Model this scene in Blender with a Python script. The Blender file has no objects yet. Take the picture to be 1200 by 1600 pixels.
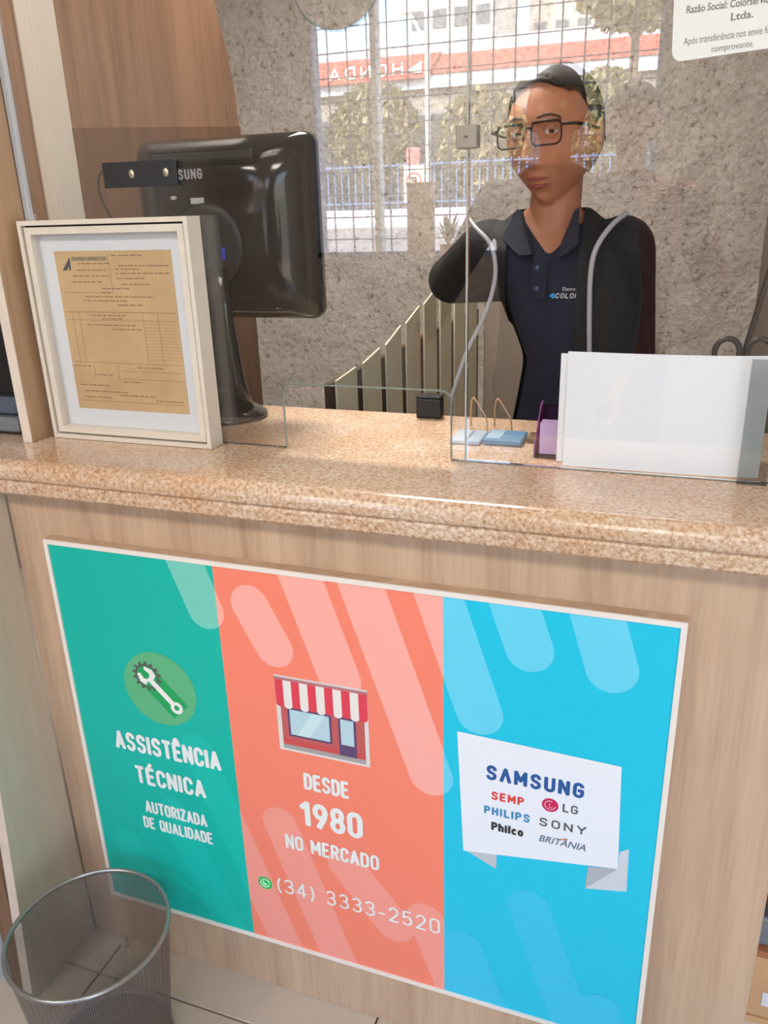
import bpy, bmesh, math, random
from mathutils import Vector, Matrix, Euler
random.seed(7)
PI = math.pi
sc = bpy.context.scene
C = sc.collection

# ---------------------------------------------------------------- camera
cam_d = bpy.data.cameras.new('camera'); cam = bpy.data.objects.new('camera', cam_d); C.objects.link(cam)
cam_d.sensor_fit = 'VERTICAL'; cam_d.sensor_height = 36.0; cam_d.sensor_width = 27.0
cam_d.lens = 36.0 * 1253 / 1600; cam_d.clip_start = 0.02; cam_d.clip_end = 400
cam.matrix_world = Matrix(((0.94076, -0.09361, 0.32590, 0.0), (0.33781, 0.34186, -0.87694, -1.0),
                           (-0.02932, 0.93508, 0.35323, 1.46), (0, 0, 0, 1)))
sc.camera = cam
# ---------------------------------------------------------------- sky, sun, lamps, exposure
w = bpy.data.worlds.new('world'); sc.world = w; w.use_nodes = True
wn = w.node_tree; wn.nodes.clear()
sky = wn.nodes.new('ShaderNodeTexSky'); sky.sky_type = 'NISHITA'; sky.sun_disc = False
sky.sun_elevation = math.radians(48); sky.sun_rotation = math.radians(10); sky.air_density = 1.0; sky.dust_density = 2.5
bg = wn.nodes.new('ShaderNodeBackground'); bg.inputs[1].default_value = 1.5
wo = wn.nodes.new('ShaderNodeOutputWorld')
wn.links.new(sky.outputs[0], bg.inputs[0]); wn.links.new(bg.outputs[0], wo.inputs[0])
sd = bpy.data.lights.new('sun', 'SUN'); sd.energy = 9.5; sd.angle = 0.01; sd.color = (1, 0.95, 0.87)
sun = bpy.data.objects.new('sun', sd); C.objects.link(sun)
sun.rotation_euler = Vector((0.25, -0.75, -0.9)).to_track_quat('-Z', 'Y').to_euler()
def area(name, loc, sx, sy, e, col, rot=(0, 0, 0)):
    d = bpy.data.lights.new(name, 'AREA'); d.shape = 'RECTANGLE'; d.size = sx; d.size_y = sy; d.energy = e; d.color = col
    o = bpy.data.objects.new(name, d); C.objects.link(o); o.location = loc; o.rotation_euler = rot; return o
sc.view_settings.view_transform = 'Standard'; sc.view_settings.look = 'None'
sc.view_settings.gamma = 1.0; sc.view_settings.exposure = 0.32; sc.view_settings.use_curve_mapping = False
LAMPS = [((-0.1, -2.0, 2.78), 22), ((-1.5, -2.0, 2.78), 22), ((-0.75, 0.95, 2.78), 34)]   # ceiling lamps (built below)

# ---------------------------------------------------------------- materials
def lin(c):
    return tuple(((x / 255) / 12.92 if x / 255 <= .04045 else ((x / 255 + .055) / 1.055) ** 2.4) for x in c) + (1,)
MATS = {}
def mat(name, rgb, rough=.6, metal=0., coat=0., alpha=None, emit=0., spec=.5, var=0., vscale=30, bump=0., bscale=200, stretch=None, rgb2=None):
    """principled with a little procedural variation"""
    if name in MATS: return MATS[name]
    m = bpy.data.materials.new(name); m.use_nodes = True; n = m.node_tree.nodes; l = m.node_tree.links
    p = n['Principled BSDF']; p.inputs['Base Color'].default_value = lin(rgb); p.inputs['Roughness'].default_value = rough
    p.inputs['Metallic'].default_value = metal; p.inputs['Coat Weight'].default_value = coat; p.inputs['Specular IOR Level'].default_value = spec
    tc = n.new('ShaderNodeTexCoord'); mp = n.new('ShaderNodeMapping'); l.new(tc.outputs['Object'], mp.inputs[0])
    if stretch: mp.inputs['Scale'].default_value = stretch
    if var or rgb2:
        t = n.new('ShaderNodeTexNoise'); t.inputs['Scale'].default_value = vscale; t.inputs['Detail'].default_value = 6
        l.new(mp.outputs[0], t.inputs[0])
        r = n.new('ShaderNodeValToRGB'); r.color_ramp.elements[0].position = .32; r.color_ramp.elements[1].position = .68
        a = rgb2 if rgb2 else tuple(x * (1 - var) for x in rgb)
        r.color_ramp.elements[0].color = lin(a); r.color_ramp.elements[1].color = lin(rgb)
        l.new(t.outputs[0], r.inputs[0]); l.new(r.outputs[0], p.inputs['Base Color'])
    if bump:
        t2 = n.new('ShaderNodeTexNoise'); t2.inputs['Scale'].default_value = bscale; l.new(mp.outputs[0], t2.inputs[0])
        b = n.new('ShaderNodeBump'); b.inputs['Strength'].default_value = bump; b.inputs['Distance'].default_value = .002
        l.new(t2.outputs[0], b.inputs['Height']); l.new(b.outputs[0], p.inputs['Normal'])
    if emit: p.inputs['Emission Color'].default_value = lin(rgb); p.inputs['Emission Strength'].default_value = emit
    if alpha is not None: p.inputs['Alpha'].default_value = alpha
    MATS[name] = m; return m
def wood(name, light, dark, rough=.42, sc_=14):
    m = mat(name, light, rough, coat=.15); n = m.node_tree.nodes; l = m.node_tree.links; p = n['Principled BSDF']
    mp = n['Mapping']; mp.inputs['Scale'].default_value = (1, 1, .055)
    t = n.new('ShaderNodeTexNoise'); t.inputs['Scale'].default_value = sc_; t.inputs['Detail'].default_value = 7; t.inputs['Distortion'].default_value = 1.2
    t.inputs['Roughness'].default_value = .62
    f = n.new('ShaderNodeTexNoise'); f.inputs['Scale'].default_value = 160; f.inputs['Detail'].default_value = 3
    l.new(mp.outputs[0], t.inputs[0]); l.new(mp.outputs[0], f.inputs[0])
    mx = n.new('ShaderNodeMath'); mx.operation = 'MULTIPLY_ADD'; mx.inputs[1].default_value = .32; l.new(f.outputs[0], mx.inputs[0]); l.new(t.outputs[0], mx.inputs[2])
    r = n.new('ShaderNodeValToRGB'); e = r.color_ramp.elements; e[0].position = .48; e[1].position = .82
    e[0].color = lin(dark); e[1].color = lin(light)
    l.new(mx.outputs[0], r.inputs[0]); l.new(r.outputs[0], p.inputs['Base Color']); return m
M_oak = wood('light_oak_laminate', (208, 178, 150), (178, 147, 120))
M_oak2 = wood('left_oak_laminate', (196, 163, 128), (168, 134, 102))
M_brown = wood('brown_laminate', (150, 114, 88), (114, 82, 60))
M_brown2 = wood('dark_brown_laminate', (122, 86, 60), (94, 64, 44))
M_beige = wood('beige_laminate', (216, 206, 188), (204, 194, 176))
M_edge = mat('cream_edge_band', (232, 216, 200), .5, var=.05)
def granite():
    m = mat('beige_granite', (214, 184, 156), .2, coat=.15); n = m.node_tree.nodes; l = m.node_tree.links; p = n['Principled BSDF']; mp = n['Mapping']
    a = n.new('ShaderNodeTexNoise'); a.inputs['Scale'].default_value = 170; a.inputs['Detail'].default_value = 5; a.inputs['Roughness'].default_value = .7
    b = n.new('ShaderNodeTexVoronoi'); b.inputs['Scale'].default_value = 260
    c = n.new('ShaderNodeTexNoise'); c.inputs['Scale'].default_value = 9; c.inputs['Detail'].default_value = 3
    for t in (a, b, c): l.new(mp.outputs[0], t.inputs[0])
    r = n.new('ShaderNodeValToRGB'); e = r.color_ramp.elements
    e[0].position = .30; e[0].color = lin((146, 114, 92)); e[1].position = .43; e[1].color = lin((200, 166, 136))
    x = e.new(.52); x.color = lin((216, 190, 166)); x = e.new(.66); x.color = lin((236, 220, 204))
    l.new(a.outputs[0], r.inputs[0])
    r2 = n.new('ShaderNodeValToRGB'); r2.color_ramp.elements[0].position = .35; r2.color_ramp.elements[0].color = lin((240, 214, 184)); r2.color_ramp.elements[1].position = .65; r2.color_ramp.elements[1].color = (1, 1, 1, 1)
    l.new(c.outputs[0], r2.inputs[0])
    mx = n.new('ShaderNodeMix'); mx.data_type = 'RGBA'; mx.blend_type = 'MULTIPLY'; mx.inputs[0].default_value = .6
    l.new(r.outputs[0], mx.inputs[6]); l.new(r2.outputs[0], mx.inputs[7]); l.new(mx.outputs[2], p.inputs['Base Color'])
    return m
M_granite = granite()
def stucco():
    m = mat('rough_stucco', (200, 190, 180), .95, spec=.1); n = m.node_tree.nodes; l = m.node_tree.links; p = n['Principled BSDF']; mp = n['Mapping']
    a = n.new('ShaderNodeTexNoise'); a.inputs['Scale'].default_value = 44; a.inputs['Detail'].default_value = 8; a.inputs['Roughness'].default_value = .68; a.inputs['Distortion'].default_value = .6
    b = n.new('ShaderNodeTexVoronoi'); b.feature = 'F1'; b.inputs['Scale'].default_value = 50
    l.new(mp.outputs[0], a.inputs[0]); l.new(mp.outputs[0], b.inputs[0])
    r = n.new('ShaderNodeValToRGB'); e = r.color_ramp.elements
    e[0].position = .35; e[0].color = lin((142, 130, 120)); e[1].position = .42; e[1].color = lin((196, 186, 176))
    x = e.new(.6); x.color = lin((216, 208, 202))
    l.new(a.outputs[0], r.inputs[0]); l.new(r.outputs[0], p.inputs['Base Color'])
    ad = n.new('ShaderNodeMath'); ad.operation = 'MULTIPLY_ADD'; ad.inputs[1].default_value = .35; l.new(b.outputs[0], ad.inputs[0]); l.new(a.outputs[0], ad.inputs[2])
    bp = n.new('ShaderNodeBump'); bp.inputs['Strength'].default_value = 1.0; bp.inputs['Distance'].default_value = .012
    l.new(ad.outputs[0], bp.inputs['Height']); l.new(bp.outputs[0], p.inputs['Normal']); return m
M_stucco = stucco()
def glass(name, refl, tint=(252, 252, 252)):
    m = bpy.data.materials.new(name); m.use_nodes = True; n = m.node_tree.nodes; l = m.node_tree.links; n.clear()
    o = n.new('ShaderNodeOutputMaterial'); t = n.new('ShaderNodeBsdfTransparent'); t.inputs[0].default_value = lin(tint)
    g = n.new('ShaderNodeBsdfGlossy'); g.inputs['Roughness'].default_value = 0.0; g.inputs[0].default_value = (1, 1, 1, 1)
    lw = n.new('ShaderNodeLayerWeight'); lw.inputs[0].default_value = .12
    ma = n.new('ShaderNodeMath'); ma.operation = 'ADD'; ma.inputs[1].default_value = refl; ma.use_clamp = True
    x = n.new('ShaderNodeMixShader'); l.new(lw.outputs['Fresnel'], ma.inputs[0]); l.new(ma.outputs[0], x.inputs[0])
    l.new(t.outputs[0], x.inputs[1]); l.new(g.outputs[0], x.inputs[2]); l.new(x.outputs[0], o.inputs[0]); MATS[name] = m; return m
M_glass = glass('clear_screen_glass', .085)
M_frglass = glass('picture_glass', .01)
M_purple = glass('lilac_acrylic', .03, (214, 150, 205))
M_white = mat('white_paint', (236, 234, 228), .5, var=.02)
M_plaster = mat('plaster_paint', (222, 214, 202), .9, var=.04, vscale=3)
M_black = mat('gloss_black_plastic', (6, 7, 8), .12, coat=.25, spec=.3)
M_blackm = mat('matt_black_plastic', (20, 20, 22), .45)
M_grey = mat('grey_plastic', (120, 124, 130), .4)
M_metal = mat('brushed_metal', (190, 190, 188), .3, 1.0)
M_dark = mat('dark_fabric', (18, 18, 22), .9, bump=.5, bscale=600)
# ---------------------------------------------------------------- mesh helpers (world coordinates; a part is shifted into its parent's frame)
def emp(name, loc, label, cat, group=None):
    o = bpy.data.objects.new(name, None); C.objects.link(o); o.location = loc; o.empty_display_size = .05
    return tag(o, label, cat, group)
def tag(o, label, cat=None, group=None, kind=None):
    o['label'] = label
    if cat: o['category'] = cat
    if group: o['group'] = group
    if kind: o['kind'] = kind
    return o
def wloc(p):
    v = Vector((0, 0, 0))
    while p is not None: v += p.location; p = p.parent
    return v
def put(name, me, m, parent=None, smooth=False, loc=None):
    """link a mesh given in world coordinates"""
    if m is not None and len(me.materials) == 0:
        me.materials.append(m)
    off = wloc(parent) if parent is not None else Vector((0, 0, 0))
    if loc is None:
        if parent is None and len(me.vertices):
            xs = [v.co for v in me.vertices]
            loc = Vector(((min(v.x for v in xs) + max(v.x for v in xs)) / 2, (min(v.y for v in xs) + max(v.y for v in xs)) / 2, min(v.z for v in xs)))
        else: loc = off
    loc = Vector(loc)
    me.transform(Matrix.Translation(-loc))
    if smooth: me.polygons.foreach_set('use_smooth', [True] * len(me.polygons))
    o = bpy.data.objects.new(name, me); C.objects.link(o); o.location = loc - off
    if parent is not None: o.parent = parent
    return o
def me_of(bm, name='mesh'):
    me = bpy.data.meshes.new(name); bm.normal_update(); bm.to_mesh(me); bm.free(); return me
class G:
    def __init__(s): s.bm = bmesh.new()
    def box(s, a, b, bev=0, seg=1, rot=None, about=None):
        t = bmesh.new(); bmesh.ops.create_cube(t, size=1)
        a = Vector(a); b = Vector(b); c = (a + b) / 2; d = b - a
        for v in t.verts: v.co = Vector((v.co.x * d.x, v.co.y * d.y, v.co.z * d.z))
        if bev: bmesh.ops.bevel(t, geom=t.edges[:], offset=bev, segments=seg, affect='EDGES', profile=.5)
        for v in t.verts:
            if rot is not None:
                p = Vector(about) - c if about is not None else Vector((0, 0, 0))
                v.co = rot @ (v.co - p) + p
            v.co += c
        s.add(t); return s
    def add(s, t):
        me = bpy.data.meshes.new('t'); t.to_mesh(me); t.free(); s.bm.from_mesh(me); bpy.data.meshes.remove(me)
    def poly(s, pts, thick=0, n=(0, -1, 0)):
        """flat polygon, optionally extruded against its normal"""
        vs = [s.bm.verts.new(p) for p in pts]; f = s.bm.faces.new(vs); f.normal_update()
        if f.normal.dot(Vector(n)) < 0: f.normal_flip()
        if thick:
            r = bmesh.ops.extrude_face_region(s.bm, geom=[f]); mv = [v for v in r['geom'] if isinstance(v, bmesh.types.BMVert)]
            for v in mv: v.co += Vector(n).normalized() * thick
        return s
    def tube(s, pts, r, seg=8, cap=True, closed=False):
        pts = [Vector(p) for p in pts]; rs = r if isinstance(r, (list, tuple)) else [r] * len(pts); rings = []; up = None; N = len(pts)
        for i, p in enumerate(pts):
            if closed: d = pts[(i + 1) % N] - pts[i - 1]
            else: d = pts[min(i + 1, N - 1)] - pts[max(i - 1, 0)]
            d = d.normalized() if d.length > 1e-9 else Vector((0, 0, 1))
            if up is None: up = d.orthogonal().normalized()
            up = (up - d * up.dot(d)); up = up.normalized() if up.length > 1e-6 else d.orthogonal().normalized()
            q = d.cross(up)
            rings.append([s.bm.verts.new(p + (up * math.cos(2 * PI * k / seg) + q * math.sin(2 * PI * k / seg)) * rs[i]) for k in range(seg)])
        for i in range(N if closed else N - 1):
            A = rings[i]; B = rings[(i + 1) % N]
            for k in range(seg): s.bm.faces.new((A[k], A[(k + 1) % seg], B[(k + 1) % seg], B[k]))
        if cap and not closed:
            s.bm.faces.new(rings[0][::-1]); s.bm.faces.new(rings[-1])
        return s
    def lathe(s, c, prof, seg=32, sx=1, sy=1):
        """profile of (r, z) about a vertical axis at c"""
        rings = []
        for r, z in prof:
            rings.append([s.bm.verts.new((c[0] + r * sx * math.cos(2 * PI * k / seg), c[1] + r * sy * math.sin(2 * PI * k / seg), c[2] + z)) for k in range(seg)])
        for A, B in zip(rings, rings[1:]):
            for k in range(seg): s.bm.faces.new((A[k], A[(k + 1) % seg], B[(k + 1) % seg], B[k]))
        if prof[0][0] > 1e-5: s.bm.faces.new(rings[0][::-1])
        if prof[-1][0] > 1e-5: s.bm.faces.new(rings[-1])
        return s
    def ell(s, c, r, rot=None, seg=20, rings=12):
        t = bmesh.new(); bmesh.ops.create_uvsphere(t, u_segments=seg, v_segments=rings, radius=1)
        for v in t.verts:
            q = Vector((v.co.x * r[0], v.co.y * r[1], v.co.z * r[2]))
            if rot is not None: q = rot @ q
            v.co = q + Vector(c)
        s.add(t); return s
    def cap(s, a, ra, b, rb, seg=14):
        a = Vector(a); b = Vector(b); d = (b - a).normalized(); P = []; R = []
        for k in range(5): t = (k - 4) / 4 * PI / 2; P.append(a + d * ra * math.sin(t)); R.append(max(ra * math.cos(t), ra * .04))
        for k in range(5): t = k / 4 * PI / 2; P.append(b + d * rb * math.sin(t)); R.append(max(rb * math.cos(t), rb * .04))
        return s.tube(P, R, seg)
    def loft(s, rings, seg=28, pw=2.4):
        """rings of (x, y, z, rx, ry), bottom to top"""
        R = []
        for (x, y, z, rx, ry) in rings:
            L = []
            for k in range(seg):
                t = 2 * PI * k / seg; c_, s_ = math.cos(t), math.sin(t)
                L.append(s.bm.verts.new((x + rx * math.copysign(abs(c_) ** (2 / pw), c_), y + ry * math.copysign(abs(s_) ** (2 / pw), s_), z)))
            R.append(L)
        for A, B in zip(R, R[1:]):
            for k in range(seg): s.bm.faces.new((A[k], A[(k + 1) % seg], B[(k + 1) % seg], B[k]))
        s.bm.faces.new(R[0][::-1]); s.bm.faces.new(R[-1]); return s
    def out(s, name, m, parent=None, smooth=False, loc=None): return put(name, me_of(s.bm, name), m, parent, smooth, loc)
def remesh(g, voxel, smooth=6):
    """union of overlapping closed shapes as one continuous smooth surface"""
    me = me_of(g.bm, 'tmp'); o = bpy.data.objects.new('tmp', me); C.objects.link(o)
    r = o.modifiers.new('r', 'REMESH'); r.mode = 'VOXEL'; r.voxel_size = voxel
    if smooth:
        q = o.modifiers.new('s', 'SMOOTH'); q.factor = .5; q.iterations = smooth
    dg = bpy.context.evaluated_depsgraph_get(); res = bpy.data.meshes.new_from_object(o.evaluated_get(dg))
    bpy.data.objects.remove(o); bpy.data.meshes.remove(me); res.materials.clear(); return res
def cut(me, keep):
    bm = bmesh.new(); bm.from_mesh(me); bm.normal_update()
    bmesh.ops.delete(bm, geom=[f for f in bm.faces if not keep(f.calc_center_median(), f.normal)], context='FACES')
    B = [v for v in bm.verts if v.is_boundary]
    for _ in range(10):
        N_ = {v: sum((e.other_vert(v).co for e in v.link_edges if e.is_boundary), Vector()) / max(1, sum(e.is_boundary for e in v.link_edges)) for v in B}
        for v, q in N_.items(): v.co = v.co * .5 + q * .5
    bm.to_mesh(me); bm.free(); return me
def catmull(P, n=6):
    P = [Vector(p) for p in P]; Q = [P[0]] + P + [P[-1]]; R = []
    for i in range(1, len(Q) - 2):
        for k in range(n):
            t = k / n; a, b, c, d = Q[i - 1], Q[i], Q[i + 1], Q[i + 2]
            R.append(.5 * ((2 * b) + (c - a) * t + (2 * a - 5 * b + 4 * c - d) * t * t + (3 * b - a - 3 * c + d) * t ** 3))
    return R + [P[-1]]
def text(name, s, box, y, m, parent, bold=0., shear=0., face='-y', spacing=1., rotz=0., th=.0):
    """lettering fitted to box=(x0, z0, x1, z1) (capital height), standing in the plane y"""
    cu = bpy.data.curves.new('t', 'FONT'); cu.body = s; cu.size = 1; cu.offset = bold; cu.shear = shear; cu.space_character = spacing; cu.resolution_u = 3; cu.extrude = 0
    o = bpy.data.objects.new('t', cu); C.objects.link(o)
    dg = bpy.context.evaluated_depsgraph_get(); me = bpy.data.meshes.new_from_object(o.evaluated_get(dg)); bpy.data.objects.remove(o); bpy.data.curves.remove(cu)
    xs = [v.co.x for v in me.vertices]; x0, z0, x1, z1 = box; a, b = min(xs), max(xs); H = .72
    for v in me.vertices:
        u = (v.co.x - a) / (b - a); zz = z0 + v.co.y / H * (z1 - z0)
        xx = x0 + u * (x1 - x0)
        v.co = Vector((xx, y, zz + rotz * (xx - x0)))
    if face == '+y':
        for v in me.vertices: v.co.x = x0 + x1 - v.co.x
    me.materials.clear()
    return put(name, me, m, parent)
def rrect(x0, z0, x1, z1, r, n=6):
    P = []
    for cx, cz, a in ((x1 - r, z1 - r, 0), (x0 + r, z1 - r, 90), (x0 + r, z0 + r, 180), (x1 - r, z0 + r, 270)):
        for k in range(n + 1):
            t = math.radians(a + 90 * k / n); P.append((cx + r * math.cos(t), cz + r * math.sin(t)))
    return P
# stroke lettering: every letter is a set of polylines in a 0..w by 0..1 cell, drawn as round-ended strokes
def arc(cx, cy, rx, ry, a0, a1, n=10):
    return [(cx + rx * math.cos(math.radians(a0 + (a1 - a0) * k / n)), cy + ry * math.sin(math.radians(a0 + (a1 - a0) * k / n))) for k in range(n + 1)]
O_ = arc(.24, .76, .24, .24, 0, 180, 8) + arc(.24, .24, .24, .24, 180, 360, 8) + [(.48, .76)]
S_ = [(.47, .80)] + arc(.25, .77, .22, .23, 20, 180, 8) + [(.05, .66), (.12, .56), (.36, .46), (.46, .36)] + arc(.24, .24, .235, .24, 0, -165, 8)
GL = {'A': (.54, [[(0, 0), (.27, 1), (.54, 0)], [(.09, .28), (.45, .28)]]), 'S': (.49, [S_]), 'I': (.02, [[(.01, 0), (.01, 1)]]), 'T': (.48, [[(0, 1), (.48, 1)], [(.24, 1), (.24, 0)]]),
      'E': (.42, [[(.42, 1), (0, 1), (0, 0), (.42, 0)], [(0, .52), (.36, .52)]]), 'N': (.5, [[(0, 0), (0, 1), (.5, 0), (.5, 1)]]),
      'C': (.47, [[(.47, .74)] + arc(.24, .76, .23, .24, 0, 180, 8) + arc(.24, .24, .23, .24, 180, 360, 8)]), 'U': (.48, [[(0, 1)] + arc(.24, .24, .24, .24, 180, 360, 8) + [(.48, 1)]]),
      'O': (.48, [O_]), '0': (.48, [O_]), 'R': (.46, [[(0, 0), (0, 1), (.24, 1)] + arc(.24, .75, .22, .25, 90, -90, 8) + [(0, .5)], [(.22, .5), (.46, 0)]]),
      'P': (.46, [[(0, 0), (0, 1), (.24, 1)] + arc(.24, .74, .22, .26, 90, -90, 8) + [(0, .48)]]),
      'Z': (.46, [[(.02, 1), (.46, 1), (0, 0), (.46, 0)]]), 'D': (.47, [[(0, 0), (0, 1), (.2, 1)] + arc(.2, .73, .27, .27, 90, 0, 5) + arc(.2, .27, .27, .27, 0, -90, 5) + [(0, 0)]]),
      'Q': (.48, [O_, [(.30, .2), (.5, -.04)]]), 'L': (.4, [[(0, 1), (0, 0), (.4, 0)]]), 'M': (.62, [[(0, 0), (0, 1), (.31, .3), (.62, 1), (.62, 0)]]),
      'G': (.48, [[(.47, .76)] + arc(.24, .76, .23, .24, 0, 180, 8) + arc(.24, .24, .24, .24, 180, 360, 8) + [(.48, .48), (.27, .48)]]),
      'H': (.48, [[(0, 0), (0, 1)], [(.48, 0), (.48, 1)], [(0, .5), (.48, .5)]]), 'Y': (.54, [[(0, 1), (.27, .48), (.54, 1)], [(.27, .48), (.27, 0)]]), 'B': (.46, [[(0, 0), (0, 1), (.22, 1)] + arc(.22, .76, .21, .24, 90, -90, 6) + [(0, .52)], [(.22, .52)] + arc(.22, .26, .24, .26, 90, -90, 6) + [(0, 0)]]),
      '1': (.3, [[(0, .78), (.26, 1), (.26, 0)]]), '9': (.48, [arc(.24, .72, .24, .28, 0, 360, 16), [(.48, .70), (.40, .42), (.16, 0)]]), '8': (.48, [arc(.24, .755, .21, .245, 0, 360, 16), arc(.24, .255, .24, .255, 0, 360, 16)]),
      '2': (.48, [arc(.24, .74, .23, .26, 165, -15, 9) + [(.40, .5), (0, 0), (.48, 0)]]), '3': (.48, [arc(.23, .755, .22, .245, 155, -80, 10), [(.2, .52), (.26, .52)], arc(.23, .26, .25, .26, 85, -150, 10)]),
      '4': (.52, [[(.36, 0), (.36, 1), (0, .26), (.52, .26)]]), '5': (.48, [[(.44, 1), (.06, 1), (.03, .52)] + arc(.23, .32, .25, .31, 120, -145, 10)]),
      '(': (.2, [arc(.36, .42, .32, .66, 125, 235, 8)]), ')': (.2, [arc(-.16, .42, .32, .66, 55, -55, 8)]), '-': (.3, [[(0, .36), (.3, .36)]]), ' ': (.22, []),
      'h': (.38, [[(0, 0), (0, 1)], [(0, .48)] + arc(.19, .46, .19, .22, 150, 0, 6) + [(.38, 0)]]), 'i': (.02, [[(.01, 0), (.01, .68)], [(.01, .9), (.01, .93)]]), 'l': (.02, [[(.01, 0), (.01, 1)]]),
      'c': (.36, [arc(.2, .34, .2, .34, 50, 310, 10)]), 'o': (.4, [arc(.2, .34, .2, .34, 0, 360, 14)]),
      'V': (.52, [[(0, 1), (.26, 0), (.52, 1)]])}
ACC = {'Ê': ('E', [(.08, 1.16), (.21, 1.32), (.34, 1.16)]), 'É': ('E', [(.16, 1.16), (.32, 1.34)]), 'Â': ('A', [(.13, 1.16), (.27, 1.3), (.41, 1.16)])}
def strokes(name, s, box, y, m, parent, wgt=.16, gap=.17, shear=0., face='-y', slope=0., nobar=False):
    """round stroke lettering fitted to box=(x0, z0, x1, z1), where z0..z1 is the capital height"""
    x = 0; L_ = []
    for c in s:
        extra = None
        if c in ACC: c, extra = ACC[c]
        w_, ps = GL[c]
        if nobar and c == 'A': ps = ps[:1]
        for P in ps: L_.append([(px + x, py) for px, py in P])
        if extra: L_.append([(px + x, py) for px, py in extra])
        x += w_ + gap + wgt * .9
    tot = x - gap - wgt * .9; x0, z0, x1, z1 = box; H = z1 - z0; hw = wgt * H / 2; g = G()
    L2 = []
    for P in L_:
        cur = [P[0]]
        for i in range(1, len(P) - 1):
            cur.append(P[i]); a = Vector(P[i]) - Vector(P[i - 1]); b = Vector(P[i + 1]) - Vector(P[i])
            if a.length and b.length and a.angle(b) > .7: L2.append(cur); cur = [P[i]]
        cur.append(P[-1]); L2.append(cur)
    for i, P in enumerate(L2):
        Q = []
        for px, py in P:
            u = (px + shear * py) / tot; X = x0 + hw + u * (x1 - x0 - 2 * hw); Z = z0 + hw + py * (H - 2 * hw) + slope * (X - x0)
            if face == '+y': X = x0 + x1 - X
            Q.append(Vector((X, 0, Z)))
        # round ends: shrink caps
        d0 = (Q[1] - Q[0]).normalized() * hw * .5; d1 = (Q[-1] - Q[-2]).normalized() * hw * .5
        closed = (Q[0] - Q[-1]).length < 1e-6
        if closed: g.tube(Q[:-1], hw, 8, closed=True)
        else: g.tube([Q[0] - d0 * 1.3, Q[0] - d0] + Q[0:] + [Q[-1] + d1, Q[-1] + d1 * 1.3], [hw * .55, hw * .85] + [hw] * len(Q) + [hw * .85, hw * .55], 8)
    for v in g.bm.verts: v.co.y = y + v.co.y * .04
    return g.out(name, m, parent)
def struct(o): o['kind'] = 'structure'; return o

# ================================================================= ROOM SHELL
# floor of separate ceramic tiles over a recessed grout bed
M_tile = mat('cream_ceramic_tile', (204, 190, 174), .18, coat=.3, var=.05, vscale=4)
M_grout = mat('brown_grout', (120, 96, 78), .9, var=.1)
fl = struct(G().box((-2.75, -3.3, -.12), (2.3, 2.7, -.006)).out('floor', M_grout, loc=(0, 0, -.12)))
T = .58; first = None
x = -1.005 - 3 * T
while x < 2.25:
    y = -.07 - 6 * T
    while y < 2.6:
        a = (max(x, -2.7), max(y, -3.2)); b = (min(x + T, 2.25), min(y + T, 2.6))
        if b[0] - a[0] > .1 and b[1] - a[1] > .1:
            full = (b[0] - a[0] > T - 1e-3) and (b[1] - a[1] > T - 1e-3)
            if full and first is not None:
                o = first.copy(); C.objects.link(o); o.location = Vector((x + T / 2, y + T / 2, 0)) - fl.location
            else:
                o = G().box((a[0] + .0018, a[1] + .0018, -.01), (b[0] - .0018, b[1] - .0018, 0), .0012).out('tile', M_tile, fl, loc=((a[0] + b[0]) / 2, (a[1] + b[1]) / 2, 0))
                if full: first = o
        y += T
    x += T
# rough stucco back wall with real relief
def relief_wall():
    bm = bmesh.new(); nx, nz = 150, 150; from mathutils import noise
    V = []
    for i in range(nx + 1):
        for k in range(nz + 1):
            X = -2.7 + 2.96 * i / nx; Z = 2.8 * k / nz
            h = noise.fractal(Vector((X * 9, 3, Z * 9)), 1.0, 2.0, 5) * .012
            V.append(bm.verts.new((X, 2.4 - h, Z)))
    for i in range(nx):
        for k in range(nz):
            a = i * (nz + 1) + k; bm.faces.new((V[a], V[a + nz + 1], V[a + nz + 2], V[a + 1]))
    return me_of(bm)
o = put('wall_back', relief_wall(), M_stucco, smooth=True, loc=(0, 2.4, 0)); struct(o); o['label'] = 'rough grey-beige stucco wall behind the woman'
struct(G().box((-2.7, 2.44, 0), (.36, 2.6, 2.8)).out('wall_rear', M_plaster))
M_taupe = mat('taupe_wall_paint', (116, 102, 92), .8, var=.04, vscale=4)
struct(G().box((.262, .46, 0), (.34, 2.41, 2.8)).out('wall_right', M_taupe))
struct(G().box((-2.75, -3.2, 0), (-2.68, 2.6, 2.8)).out('wall_left', mat('shaded_wall_paint', (150, 140, 130), .9, var=.05, vscale=3)))  # wall colour darkened to carry the shade of the interior
struct(G().box((2.25, -3.3, 0), (2.33, .46, 2.8)).out('wall_far_right', M_plaster))
struct(G().box((.34, .46, 0), (2.3, .54, 2.8)).out('wall_side', M_plaster))
struct(G().box((-2.8, -3.4, 2.8), (2.4, 2.75, 2.95)).out('ceiling', M_plaster))
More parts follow.
